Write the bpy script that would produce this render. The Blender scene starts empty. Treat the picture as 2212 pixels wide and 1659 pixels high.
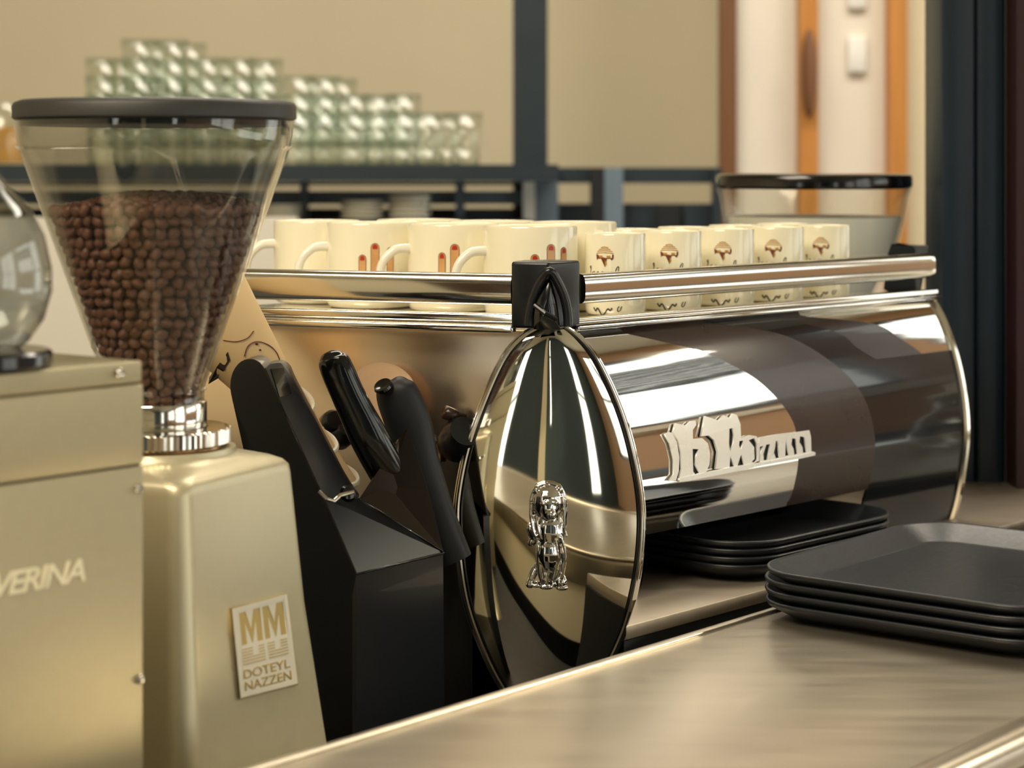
import bpy, bmesh, math, random
from mathutils import Vector, Matrix
random.seed(7)
scn = bpy.context.scene
COL = scn.collection
# ------------------------------------------------------------------ camera / light
F = 4500.0; CX = 1106.0; HY = 353.0; ZC = 1.325
cam_d = bpy.data.cameras.new('camera'); cam = bpy.data.objects.new('camera', cam_d); COL.objects.link(cam)
cam.location = (0, 0, ZC); cam.rotation_euler = (math.pi/2, 0, 0)
cam_d.sensor_width = 36; cam_d.lens = F/2212*36; cam_d.shift_y = -(829.5-HY)/2212
cam_d.clip_start = 0.05; cam_d.clip_end = 60
cam_d.dof.use_dof = True; cam_d.dof.focus_distance = 1.74; cam_d.dof.aperture_fstop = 6.5
scn.camera = cam
w = bpy.data.worlds.new('world'); scn.world = w; w.use_nodes = True
bg = w.node_tree.nodes['Background']; bg.inputs[0].default_value = (1.0, 0.965, 0.90, 1); bg.inputs[1].default_value = 2.4
sd = bpy.data.lights.new('sun', 'SUN'); sun = bpy.data.objects.new('sun', sd); COL.objects.link(sun)
sd.energy = 2.6; sd.angle = math.radians(3); sd.color = (1, .86, .66)
sun.rotation_euler = Vector((.80, .25, .40)).to_track_quat('Z', 'Y').to_euler()
def area(name, loc, target, sx, sy, e, col):
    a = bpy.data.lights.new(name, 'AREA'); o = bpy.data.objects.new(name, a); COL.objects.link(o)
    a.shape = 'RECTANGLE'; a.size = sx; a.size_y = sy; a.energy = e; a.color = col
    o.location = loc; o.rotation_euler = (Vector(loc)-Vector(target)).to_track_quat('Z', 'Y').to_euler()
area('ceiling_fill_light', (-1.2, 0.0, 3.1), (-1.2, 0.0, 0), 1.8, 1.4, 95, (1, .87, .66))  # unseen area light added overhead as warm fill
area('ceiling_fill_light_back', (0.5, 3.0, 3.1), (0.5, 3.0, 0), 2.6, .8, 60, (1, .90, .74))  # likewise an added fill light, over the back of the room
scn.view_settings.view_transform = 'Standard'; scn.view_settings.look = 'None'
scn.view_settings.gamma = 1; scn.view_settings.use_curve_mapping = False
scn.view_settings.exposure = 0.25
scn.cycles.transparent_max_bounces = 32
# ------------------------------------------------------------------ helpers
def P(px, py, d): return Vector(((px-CX)/F*d, d, ZC-(py-HY)/F*d))
def nrm(a, b): v = Vector((a, b, 0)); v.normalize(); return v
UM = nrm(5316-CX, F)          # long side of the machine
WM = nrm(-12700, F)           # short side of the machine
UC = nrm(4900-CX, F)          # counters
VC = Vector((-UC.y, UC.x, 0))
NC = Vector((UC.y, -UC.x, 0))
NM = Vector((UM.y, -UM.x, 0))
Z = Vector((0, 0, 1))
def lin(c):
    r = []
    for v in c:
        v /= 255.
        r.append(v/12.92 if v <= .04045 else ((v+.055)/1.055)**2.4)
    return (*r, 1)
MATS = {}
def mat(name, rgb, rough=.5, metal=0, spec=.5, noise=None, bump=None, stretch=None, coat=0, amt=.12):
    m = bpy.data.materials.new(name); m.use_nodes = True; nt = m.node_tree; b = nt.nodes['Principled BSDF']
    b.inputs['Base Color'].default_value = lin(rgb); b.inputs['Roughness'].default_value = rough
    b.inputs['Metallic'].default_value = metal; b.inputs['Specular IOR Level'].default_value = spec
    b.inputs['Coat Weight'].default_value = coat
    if noise or bump:
        tc = nt.nodes.new('ShaderNodeTexCoord'); mp = nt.nodes.new('ShaderNodeMapping'); nz = nt.nodes.new('ShaderNodeTexNoise')
        nt.links.new(tc.outputs['Object'], mp.inputs[0]); nt.links.new(mp.outputs[0], nz.inputs['Vector'])
        if stretch: mp.inputs['Scale'].default_value = stretch[:3]; mp.inputs['Rotation'].default_value = (0, 0, stretch[3])
        nz.inputs['Scale'].default_value = noise or bump; nz.inputs['Detail'].default_value = 4
        if noise:
            mx = nt.nodes.new('ShaderNodeMix'); mx.data_type = 'RGBA'; c = lin(rgb)
            mx.inputs[6].default_value = tuple(v*(1-amt) for v in c[:3])+(1,); mx.inputs[7].default_value = tuple(min(1, v*(1+amt)) for v in c[:3])+(1,)
            nt.links.new(nz.outputs[0], mx.inputs[0]); nt.links.new(mx.outputs[2], b.inputs['Base Color'])
            mr = nt.nodes.new('ShaderNodeMapRange'); mr.inputs[3].default_value = rough*.85; mr.inputs[4].default_value = rough*1.15
            nt.links.new(nz.outputs[0], mr.inputs[0]); nt.links.new(mr.outputs[0], b.inputs['Roughness'])
        if bump:
            bp = nt.nodes.new('ShaderNodeBump'); bp.inputs['Strength'].default_value = .12; bp.inputs['Distance'].default_value = .001
            nt.links.new(nz.outputs[0], bp.inputs['Height']); nt.links.new(bp.outputs[0], b.inputs['Normal'])
    MATS[name] = m; return m
def glassmat(name, rgb, alpha=.9, rough=.02, base=0.05, k=1.0):
    m = bpy.data.materials.new(name); m.use_nodes = True; nt = m.node_tree; nt.nodes.remove(nt.nodes['Principled BSDF'])
    out = nt.nodes['Material Output']; tr = nt.nodes.new('ShaderNodeBsdfTransparent'); gl = nt.nodes.new('ShaderNodeBsdfGlossy')
    tr.inputs[0].default_value = lin(rgb); gl.inputs[0].default_value = (1, 1, 1, 1); gl.inputs[1].default_value = rough
    fr = nt.nodes.new('ShaderNodeLayerWeight'); fr.inputs[0].default_value = .5; pw = nt.nodes.new('ShaderNodeMath'); pw.operation = 'POWER'; pw.inputs[1].default_value = 4.5
    nt.links.new(fr.outputs['Facing'], pw.inputs[0]); fr = pw
    ma = nt.nodes.new('ShaderNodeMath'); ma.operation = 'MULTIPLY_ADD'; ma.inputs[1].default_value = k*.85; ma.inputs[2].default_value = base; ma.use_clamp = True
    mx = nt.nodes.new('ShaderNodeMixShader')
    nt.links.new(fr.outputs[0], ma.inputs[0]); nt.links.new(ma.outputs[0], mx.inputs[0]); nt.links.new(tr.outputs[0], mx.inputs[1]); nt.links.new(gl.outputs[0], mx.inputs[2])
    nt.links.new(mx.outputs[0], out.inputs[0]); return m
M_wall = mat('wall_paint', (220, 209, 180), .9, noise=6, amt=.03)
M_walltan = mat('wall_tan', (204, 168, 138), .85, noise=5, amt=.03)
M_walldk = mat('wall_slate', (58, 72, 78), .7, noise=5, amt=.05)
M_wallw = mat('wall_white', (236, 230, 218), .85, noise=5, amt=.02)
M_ceil = mat('ceiling_paint', (205, 196, 172), .9, noise=3, amt=.03)
M_floor = mat('floor_stone', (92, 84, 74), .45, noise=5)
M_wood = mat('warm_wood', (196, 132, 62), .5, noise=9, stretch=(8, 8, .5, 0), amt=.25)
M_woodd = mat('brown_wood', (118, 78, 48), .5, noise=9, stretch=(8, 8, .5, 0), amt=.25)
M_frame = mat('black_frame', (34, 46, 54), .42, noise=20)
M_framel = mat('blue_grey_frame', (108, 124, 138), .4, noise=20)
M_col = mat('column_navy', (28, 42, 54), .35, noise=4, amt=.25, stretch=(9, 9, .4, 0))
M_red = mat('dark_red', (46, 18, 22), .5, noise=8)
M_steel = mat('brushed_steel', (206, 196, 178), .30, 1, noise=30, bump=60, stretch=(1, 14, 1, -.85), amt=.10)
M_steelc = mat('counter_steel', (184, 175, 158), .33, .88, noise=7, bump=80, stretch=(1.2, 9, 1, -.88), amt=.16)
M_champ = mat('champagne_paint', (176, 165, 134), .42, .5, noise=140, amt=.05)
M_champ2 = mat('champagne_casting', (196, 187, 157), .36, .5, noise=120, amt=.04)
M_chrome = mat('chrome', (232, 230, 226), .045, 1)
M_chrome2 = mat('rail_chrome', (226, 222, 212), .12, 1, noise=40, amt=.04)
M_mirror = mat('side_mirror', (226, 206, 182), .26, 1, noise=6, amt=.03)
M_gold = mat('lens_mirror', (240, 234, 218), .04, 1)
M_blk = mat('black_plastic', (14, 17, 22), .30, noise=4, amt=.03, coat=.1)
M_blkm = mat('black_matte', (20, 23, 28), .5, noise=60)
M_blkg = mat('black_gloss', (10, 11, 13), .16, coat=.3, noise=30)
M_smoke = mat('smoked_panel', (46, 38, 30), .12, .4, noise=10)
M_brown = mat('brown_reflection_and_stem', (52, 35, 29), .28, .1, noise=22, amt=.12, coat=.12)  # brown of the painted reflection on the back face, also the knob stem
M_dkrefl = mat('dark_reflection_paint', (24, 30, 38), .12, .3, coat=.5, noise=9)
M_dkb2 = mat('dark_brown_reflection_paint', (44, 33, 31), .22, .2, noise=20, coat=.3)
M_tray = mat('tray_black', (27, 30, 36), .36, noise=220, amt=.15, bump=600)
M_lid = mat('lid_black', (40, 40, 38), .50, noise=200)
M_cup = mat('cream_glaze', (240, 233, 206), .16, noise=12, amt=.02, coat=.4)
M_hand = mat('white_glaze', (240, 236, 220), .15, coat=.4, noise=10, amt=.01)
M_bean = mat('roasted_bean', (122, 82, 64), .42, noise=90, amt=.25)
M_beand = mat('bean_fill', (48, 30, 24), .8, noise=120)
M_red2 = mat('print_red', (158, 62, 42), .3, noise=60); M_skin = mat('print_skin', (208, 158, 104), .3, noise=90, amt=.2)
M_ink = mat('print_ink', (52, 42, 36), .4, noise=50); M_gold2 = mat('print_gold', (190, 140, 62), .3, noise=60); M_pbr = mat('print_brown', (112, 52, 28), .3, noise=60)
M_white = mat('raised_white', (238, 232, 214), .3, .3, noise=30, amt=.02); M_goldp = mat('badge_gold', (200, 176, 112), .35, .6, noise=30)
M_paper = mat('paper_cup', (222, 190, 138), .55, noise=8, amt=.04); M_rim = mat('cup_rim', (236, 228, 208), .4, noise=20, amt=.02)
M_bronze = mat('bronze_metal', (150, 118, 84), .22, 1, noise=20)
M_letter = mat('polished_letter', (252, 250, 244), .28, .25, noise=20, amt=.01)
M_glass = glassmat('clear_glass', (250, 250, 247), base=.02)
M_glassh = glassmat('hopper_glass', (240, 240, 238), base=.045, k=1.1)
M_glasst = glassmat('tumbler_glass', (248, 251, 248), base=.09, k=1.1, rough=.12)
M_pane = glassmat('window_glass', (248, 250, 248), base=.0, k=.5)
M_frost = mat('frosted_insert', (243, 244, 240), .4, noise=10, amt=.02)
M_tan = mat('stool_tan', (170, 120, 80), .5, noise=10)

def mkobj(name, me, m, parent=None, smooth=False):
    o = bpy.data.objects.new(name, me); COL.objects.link(o)
    if m is not None: me.materials.append(m)
    if smooth:
        for p in me.polygons: p.use_smooth = True
    if parent: o.parent = parent; o.matrix_parent_inverse = parent.matrix_basis.inverted()
    return o
def obj(name, bm, m, parent=None, smooth=False, sharp=35, recalc=True):
    if recalc: bmesh.ops.recalc_face_normals(bm, faces=bm.faces)
    if smooth:
        for e in bm.edges:
            if len(e.link_faces) == 2 and e.calc_face_angle(0) > math.radians(sharp): e.smooth = False
    me = bpy.data.meshes.new(name); bm.to_mesh(me); bm.free()
    return mkobj(name, me, m, parent, smooth)
def tag(o, label, cat, group=None, kind=None):
    if label: o['label'] = label
    if cat: o['category'] = cat
    if group: o['group'] = group
    if kind: o['kind'] = kind
    return o
def empty(name, loc, label, cat, group=None):
    o = bpy.data.objects.new(name, None); COL.objects.link(o); o.location = loc; o.empty_display_size = .02
    return tag(o, label, cat, group)
def struct(o): o['kind'] = 'structure'; return o
def bx(bm, c, ax, ay, az, bev=0, seg=2):
    """box centred c with half-axis vectors"""
    vs = [bm.verts.new(c+ax*i+ay*j+az*k) for i in (-1, 1) for j in (-1, 1) for k in (-1, 1)]
    fs = []
    for q in ((0, 1, 3, 2), (4, 6, 7, 5), (0, 4, 5, 1), (2, 3, 7, 6), (0, 2, 6, 4), (1, 5, 7, 3)):
        fs.append(bm.faces.new([vs[i] for i in q]))
    if bev:
        es = list({e for f in fs for e in f.edges})
        bmesh.ops.bevel(bm, geom=es, offset=bev, segments=seg, affect='EDGES', profile=.5)
def box(name, c, ax, ay, az, m, parent=None, bev=0, seg=2):
    bm = bmesh.new(); bx(bm, Vector(c), Vector(ax), Vector(ay), Vector(az), bev, seg)
    return obj(name, bm, m, parent, smooth=bev > 0)
def abox(name, x0, x1, y0, y1, z0, z1, m, parent=None, bev=0):
    return box(name, ((x0+x1)/2, (y0+y1)/2, (z0+z1)/2), ((x1-x0)/2, 0, 0), (0, (y1-y0)/2, 0), (0, 0, (z1-z0)/2), m, parent, bev)
def pbox(name, px0, px1, py0, py1, d, th, m, parent=None, bev=0):
    """upright box facing the lens axis, its front face at distance d"""
    a = P(px0, py0, d); b = P(px1, py1, d)
    return abox(name, a.x, b.x, d, d+th, b.z, a.z, m, parent, bev)
def lathe_bm(prof, n=64, c=Vector((0, 0, 0)), bm=None, axis=None):
    bm = bm or bmesh.new(); R = []
    q = axis.to_track_quat('Z', 'Y').to_matrix() if axis else Matrix.Identity(3)
    for r, z in prof:
        if r < 1e-6: R.append([bm.verts.new(c+q@Vector((0, 0, z)))])
        else: R.append([bm.verts.new(c+q@Vector((r*math.cos(2*math.pi*i/n), r*math.sin(2*math.pi*i/n), z))) for i in range(n)])
    for a, b in zip(R, R[1:]):
        for i in range(n):
            j = (i+1) % n
            if len(a) == 1 and len(b) == 1: continue
            if len(a) == 1: bm.faces.new((a[0], b[i], b[j]))
            elif len(b) == 1: bm.faces.new((a[i], a[j], b[0]))
            else: bm.faces.new((a[i], a[j], b[j], b[i]))
    return bm
def tube_bm(pts, r, n=10, bm=None, closed=False):
    bm = bm or bmesh.new(); pts = [Vector(p) for p in pts]; R = []; up = None
    rr = r if isinstance(r, (list, tuple)) else [r]*len(pts)
    for i, p in enumerate(pts):
        if closed: t = pts[(i+1) % len(pts)]-pts[i-1]
        else: t = pts[min(i+1, len(pts)-1)]-pts[max(i-1, 0)]
        t.normalize()
        if up is None: up = t.orthogonal().normalized()
        up = (up-t*up.dot(t)).normalized(); s = t.cross(up)
        R.append([bm.verts.new(p+(up*math.cos(2*math.pi*k/n)+s*math.sin(2*math.pi*k/n))*rr[i]) for k in range(n)])
    m = len(R)
    for i in range(m if closed else m-1):
        a, b = R[i], R[(i+1) % m]
        for k in range(n): bm.faces.new((a[k], a[(k+1) % n], b[(k+1) % n], b[k]))
    if not closed: bm.faces.new(R[0][::-1]); bm.faces.new(R[-1])
    return bm
def loft_bm(rings, cap=True):
    bm = bmesh.new(); R = [[bm.verts.new(v) for v in r] for r in rings]; n = len(R[0])
    for a, b in zip(R, R[1:]):
        for k in range(n): bm.faces.new((a[k], a[(k+1) % n], b[(k+1) % n], b[k]))
    if cap: bm.faces.new(R[0][::-1]); bm.faces.new(R[-1])
    return bm
def plate_bm(pts, off, bm=None):
    """polygon of 3d points extruded by the vector off"""
    bm = bm or bmesh.new(); a = [bm.verts.new(p) for p in pts]; b = [bm.verts.new(p+off) for p in pts]; n = len(a)
    bm.faces.new(a); bm.faces.new(b[::-1])
    for i in range(n): bm.faces.new((a[i], b[i], b[(i+1) % n], a[(i+1) % n]))
    bmesh.ops.triangulate(bm, faces=[f for f in bm.faces if len(f.verts) > 4])
    return bm
def quad_plan(pts, z0, z1, m, name, parent, bev=0):
    bm = bmesh.new(); a = [bm.verts.new((p.x, p.y, z0)) for p in pts]; b = [bm.verts.new((p.x, p.y, z1)) for p in pts]; n = len(pts)
    bm.faces.new(a[::-1]); bm.faces.new(b)
    for i in range(n): bm.faces.new((a[i], a[(i+1) % n], b[(i+1) % n], b[i]))
    if bev: bmesh.ops.bevel(bm, geom=list(bm.edges), offset=bev, segments=2, affect='EDGES', profile=.5)
    return obj(name, bm, m, parent, smooth=bev > 0)
def interp(tab, x):
    if x <= tab[0][0]: return tab[0][1]
    for (a, va), (b, vb) in zip(tab, tab[1:]):
        if x <= b: return va+(vb-va)*(x-a)/(b-a)
    return tab[-1][1]
def smooth_tab(pts, n=6):
    """Catmull-Rom through the points"""
    out = []
    for i in range(len(pts)-1):
        p0 = pts[max(i-1, 0)]; p1 = pts[i]; p2 = pts[i+1]; p3 = pts[min(i+2, len(pts)-1)]
        for k in range(n):
            t = k/n
            out.append(tuple(.5*(2*b+(c-a)*t+(2*a-5*b+4*c-d)*t*t+(3*b-a-3*c+d)*t**3) for a, b, c, d in zip(p0, p1, p2, p3)))
    out.append(tuple(pts[-1])); return out
def fill2d(splines, depth=0.0):
    """filled 2d outline with holes -> list of verts (x,y,layer), faces"""
    cu = bpy.data.curves.new('outline', 'CURVE'); cu.dimensions = '2D'; cu.fill_mode = 'BOTH'; cu.extrude = depth
    for s in splines:
        sp = cu.splines.new('POLY'); sp.points.add(len(s)-1); sp.use_cyclic_u = True
        for p, (x, y) in zip(sp.points, s): p.co = (x, y, 0, 1)
    return curve_mesh(cu)
def curve_mesh(cu):
    o = bpy.data.objects.new('tmp', cu); COL.objects.link(o)
    dg = bpy.context.evaluated_depsgraph_get(); dg.update()
    me = bpy.data.meshes.new_from_object(o.evaluated_get(dg)); bpy.data.objects.remove(o)
    return me
def text_mesh(s, size=1, shear=0, extrude=.05, offset=0, space=1):
    cu = bpy.data.curves.new('txt', 'FONT'); cu.body = s; cu.size = size; cu.shear = shear; cu.extrude = extrude; cu.offset = offset; cu.space_character = space
    return curve_mesh(cu)
def map_mesh(me, f, m, name, parent=None):
    for v in me.vertices: v.co = f(v.co.x, v.co.y, v.co.z)
    me.materials.clear()
    bm = bmesh.new(); bm.from_mesh(me); bmesh.ops.remove_doubles(bm, verts=bm.verts, dist=1e-6)
    bpy.data.meshes.remove(me)
    return obj(name, bm, m, parent)
# ------------------------------------------------------------------ room shell
RX0, RX1, RY0, RY1, RH = -3.4, 3.6, -4.2, 5.0, 3.2
struct(abox('floor', RX0-.2, RX1+.2, RY0-.2, RY1+.2, -.1, 0, M_floor))
struct(abox('ceiling', RX0-.2, RX1+.2, RY0-.2, RY1+.2, RH, RH+.1, M_ceil))
struct(abox('wall_back', RX0-.2, RX1+.2, RY1, RY1+.15, 0, RH, M_wall))
struct(abox('wall_left', RX0-.15, RX0, RY0, RY1, 0, RH, M_wall))
# unseen right wall, its glazed openings added for the chrome to reflect
def holed(name, xs, zs, holes, fn, m):
    """wall of blocks around rectangular holes; fn(a0,a1,z0,z1,name,mat) builds one block"""
    bm = bmesh.new()
    aa = sorted({xs[0], xs[1], *[h[0] for h in holes], *[h[1] for h in holes]})
    for a0, a1 in zip(aa, aa[1:]):
        cut = sorted(h[2:] for h in holes if h[0] <= a0 and h[1] >= a1); segs = []; z = zs[0]
        for h0, h1 in cut: segs.append((z, h0)); z = h1
        segs.append((z, zs[1]))
        for z0, z1 in segs:
            if z1-z0 > .001: fn(bm, a0, a1, z0, z1)
    return struct(obj(name, bm, m))
def fr(bm, a0, a1, z0, z1): bx(bm, Vector((RX1+.075, (a0+a1)/2, (z0+z1)/2)), Vector((.075, 0, 0)), Vector((0, (a1-a0)/2, 0)), Vector((0, 0, (z1-z0)/2)))
def ff(bm, a0, a1, z0, z1): bx(bm, Vector(((a0+a1)/2, RY0-.075, (z0+z1)/2)), Vector(((a1-a0)/2, 0, 0)), Vector((0, .075, 0)), Vector((0, 0, (z1-z0)/2)))
RW = [(-3.4, -1.6, .9, 2.9), (-1.2, .6, .5, 2.9), (1.0, 3.0, 1.62, 2.9), (1.0, 3.0, .25, .72), (3.3, 4.8, .35, 2.9)]
holed('wall_right', (RY0, RY1), (0, RH), RW, fr, M_walltan)
bm = bmesh.new()
for q in range(9): bx(bm, Vector((RX1-.03, 2.0, 2.26+q*.045)), Vector((.02, 0, 0)), Vector((0, 1.0, 0)), Vector((0, 0, .013)))
struct(obj('added_blind_slats', bm, M_frame))  # blind slats added out of view for streaks in the chrome reflection
struct(abox('added_bar_upper', RX1-.05, RX1, .9, 3.1, 1.50, 1.60, M_wallw)); struct(abox('added_bar_lower', RX1-.04, RX1, .9, 3.1, .76, .90, M_framel))  # bars added out of view for colour bands in the chrome reflection
FW = [(-3.0, -2.3, .15, 3.0), (.10, .26, .9, 3.0), (2.2, 2.75, .15, 3.0)]  # openings of the unseen front wall, added for the almond mirror's reflections
struct(abox('trim_8', -.42, -.10, RY0, RY0+.2, 0, RH, M_wall))
holed('wall_front', (RX0, RX1), (0, RH), FW, ff, M_walldk)
k = 0
for side, tabs in (('r', RW), ('f', FW)):
    for a0, a1, z0, z1 in tabs:
        k += 1
        bm = bmesh.new(); mid = (a0+a1)/2
        def bar(p0, p1, q0, q1, t=.03):
            if side == 'r': bx(bm, Vector((RX1+.05, (p0+p1)/2, (q0+q1)/2)), Vector((t, 0, 0)), Vector((0, (p1-p0)/2, 0)), Vector((0, 0, (q1-q0)/2)))
            else: bx(bm, Vector(((p0+p1)/2, RY0-.05, (q0+q1)/2)), Vector(((p1-p0)/2, 0, 0)), Vector((0, t, 0)), Vector((0, 0, (q1-q0)/2)))
        bar(a0, a0+.04, z0, z1); bar(a1-.04, a1, z0, z1)
        if a1-a0 > 1: bar(mid-.025, mid+.025, z0, z1)
        for zz in ((z0+.03, z0+(z1-z0)*.5, z1-.03) if z1-z0 > 1 else (z0+.03, z1-.03)): bar(a0, a1, zz-.03, zz+.03, .025)
        fo = struct(obj('window_%d' % k, bm, M_frame))  # windows added out of view for the chrome and almond mirror to reflect
        if side == 'r': abox('pane', RX1+.045, RX1+.05, a0+.05, a1-.05, z0+.05, z1-.05, M_pane, fo)
        else: abox('pane', a0+.05, a1-.05, RY0-.05, RY0-.045, z0+.05, z1-.05, M_pane, fo)
# dark lower wainscot behind the bar guests
struct(abox('baseboard_back', RX0, RX1, RY1-.02, RY1, 0, .12, M_wallw))
# ------------------------------------------------------------------ background
o = struct(pbox('trim_2', 1108, 1183, -1500, 1500, 4.35, .07, M_frame)); 
# tall joinery at the right
jd = empty('door_panel', P(1750, 1400, 4.5), 'pale folding door with orange timber stiles behind the far grinder', 'door')
pbox('stile', 1556, 1592, -1400, 1500, 4.46, .05, M_woodd, jd)
pbox('panel', 1592, 1732, -1400, 1500, 4.5, .03, M_wallw, jd)
pbox('stile', 1728, 1768, -1400, 1500, 4.44, .06, M_wood, jd)
pbox('panel', 1768, 1926, -1400, 1500, 4.5, .03, M_wallw, jd)
pbox('stile', 1922, 1960, -1400, 1500, 4.44, .06, M_wood, jd)
pbox('panel', 1960, 2060, -1400, 1500, 4.5, .03, M_wall, jd)
c = P(1748, 158, 4.42)
bm = bmesh.new(); bmesh.ops.create_uvsphere(bm, u_segments=20, v_segments=12, radius=1, matrix=Matrix.Translation(c)@Matrix.Diagonal((.017, .022, .095, 1)))
obj('pull_handle', bm, M_woodd, jd, True)
for y0, y1 in ((-60, 18), (78, 156)):
    c = P(1851, (y0+y1)/2, 4.49); pw = 20/F*4.5; ph = (y1-y0)/2/F*4.5
    o = box('switch_plate', c, (pw, 0, 0), (0, .009, 0), (0, 0, ph), M_frost, jd, .004)
# column at the right
cx = P(2113, 0, 2.46)
bm = bmesh.new()
for k, (a, b) in enumerate(((-.0455, -.006), (-.004, .026), (.028, .0455))):
    bx(bm, Vector((cx.x+(a+b)/2, 2.50-(.006 if k == 1 else 0), RH/2)), Vector(((b-a)/2, 0, 0)), Vector((0, .05, 0)), Vector((0, 0, RH/2)), .003)
struct(obj('trim_3', bm, M_col, smooth=True))
struct(abox('trim_4', P(2196, 0, 2.4).x, P(2196, 0, 2.4).x+.10, 2.4, 2.45, .951, RH, M_red))
# back bar
DB = 4.15
bb = empty('back_bar_frame', P(800, 900, DB), 'dark metal back bar frame carrying the tumblers along the beige wall', 'shelf')
def pb(n, x0, x1, y0, y1, d, th, m): return pbox(n, x0, x1, y0, y1, d, th, m, bb)
a = P(-500, 356, DB-.25); b = P(1183, 372, DB-.25)
abox('top_shelf', a.x, b.x+.02, DB-.25, DB+.18, ZC-.018, ZC-.003, M_frame, bb)
abox('shelf_edge', a.x, b.x+.02, DB-.27, DB-.25, ZC-.034, ZC-.002, M_frame, bb)
pb('rail', 1183, 1556, 362, 396, DB, .04, M_frame)
pb('rail', -500, 1160, 412, 442, DB, .03, M_framel)
pb('rail', -500, 1160, 394, 402, DB-.02, .02, M_blkm)
for x0, x1, m in ((648, 664, M_framel), (984, 1003, M_framel), (1130, 1156, M_frost), (1158, 1184, M_framel), (1184, 1206, M_framel), (1276, 1306, M_blkm), (1306, 1346, M_framel), (1540, 1560, M_frame)):
    pb('post', x0, x1, 375 if x0 < 1180 else 362, 1500, DB-.04, .04, m)
pb('lower_panel', -500, 1160, 450, 2000, DB+.03, .02, M_blkm)
pb('lower_panel', 1206, 1556, 440, 2000, DB+.03, .02, M_frame)
pb('drawer_front', 1008, 1110, 455, 620, DB, .02, M_frame); pb('drawer_front', 1420, 1470, 447, 620, DB, .02, M_blkm); pb('drawer_front', 1478, 1540, 440, 620, DB, .02, M_frame)
# white plates piles on lower shelf
for k, (x0, x1, y0, y1) in enumerate(((560, 655, 440, 478), (735, 830, 432, 478), (838, 932, 420, 478))):
    c = P((x0+x1)/2, y1, DB-.14); r = (x1-x0)/2/F*(DB-.14); H = (y1-y0)/F*(DB-.14)
    pr = [(0, 0)]
    for q in range(5): pr += [(r*.8, H*q/5+.001), (r, H*(q+.7)/5), (r, H*(q+.95)/5)]
    pr.append((0, H))
    ol = obj('bowl_pile', lathe_bm(pr, 32, c), M_hand, None, True)
    tag(ol, ['white crockery pile beside the big hopper, under the back bar', 'low white crockery pile, middle of three under the back bar', 'taller white crockery pile, rightmost of three under the back bar'][k], 'plates')
# something for the crockery to stand on
abox('under_shelf', P(-500, 0, DB).x, P(1150, 0, DB).x, DB-.25, DB-.02, ZC-.119, ZC-.111, M_frame, bb)
# white wall lower left behind the machines
lw = pbox('splash_panel', -500, 640, 470, 1500, 3.6, .03, M_wallw); tag(lw, 'white splash panel low behind the big bean hopper', 'panel')
# tumblers
def tumbler(h=.100, r=.034, rb=.0275):
    return lathe_bm([(0, .008), (rb-.003, .008), (rb-.002, 0), (rb, 0), (r, h), (r-.0022, h), (r-.003, h-.012)], 24)
tm = bpy.data.meshes.new('tumbler'); b_ = tumbler(); bmesh.ops.recalc_face_normals(b_, faces=b_.faces); b_.to_mesh(tm); b_.free(); tm.materials.append(M_glasst)
for p in tm.polygons: p.use_smooth = True
cols = []
zs0 = ZC-.0028
# stacks: (px centre, depth, count)
stk = [(222, 4.0, 4), (300, 3.98, 5), (372, 4.0, 5), (446, 3.98, 4), (520, 4.0, 4), (575, 4.05, 4), (645, 3.98, 3), (703, 4.02, 3),
       (765, 3.98, 2), (820, 4.02, 2), (872, 3.98, 2), (928, 4.0, 1), (1004, 4.0, 1), (260, 4.12, 4), (335, 4.12, 5), (410, 4.12, 5), (484, 4.12, 4), (556, 4.14, 4), (672, 4.1, 3), (736, 4.12, 3), (800, 4.12, 2), (850, 4.12, 2), (905, 4.12, 1), (966, 4.12, 1)]
words = {1: ('single clear tumbler upright at the right end of the glass rows', 'single tumblers at the right end of the back bar'),
         2: ('clear tumbler in a pile of two, right of the middle of the glass rows', 'tumblers piled in twos on the back bar'),
         3: ('clear tumbler in a pile of three, just right of the big hopper lid', 'tumblers piled in threes on the back bar'),
         4: ('clear tumbler in a pile of four, above the big hopper lid', 'tumblers piled in fours on the back bar'),
         5: ('clear tumbler in a tallest pile of five above the big hopper lid', 'tumblers piled in fives on the back bar')}
NUM = 'first second third fourth fifth sixth seventh eighth ninth tenth eleventh twelfth thirteenth'.split()
for ix, (x, d, n) in enumerate(stk):
    wn = NUM[ix] if ix < 13 else NUM[ix-13]; rowt = 'from the left, front row' if ix < 13 else 'from the left, rear row'
    for q in range(n):
        o = bpy.data.objects.new('tumbler', tm); COL.objects.link(o)
        o.location = ((x-CX)/F*d, d, zs0+.035*q); o.rotation_euler.z = random.random()
        tag(o, 'clear tumbler, %s in the %s pile %s' % (('bottom', 'second up', 'third up', 'fourth up', 'topmost')[q] if n > 1 else 'standing alone', wn, rowt), 'glass', words[n][1])
# amber jar far left
jx = P(8, 345, 3.95)
jj = empty('storage_jar', Vector((jx.x, 3.95, zs0)), 'amber-filled glass storage jar at the left end of the back bar', 'jar')
obj('jar_glass', lathe_bm([(0, 0), (.044, 0), (.046, .01), (.046, .10), (.036, .115)], 24, jj.location.copy()), M_glasst, jj, True)
obj('jar_filling', lathe_bm([(0, .003), (.040, .004), (.041, .07), (0, .075)], 24, jj.location.copy()), M_gold2, jj, True)
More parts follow.
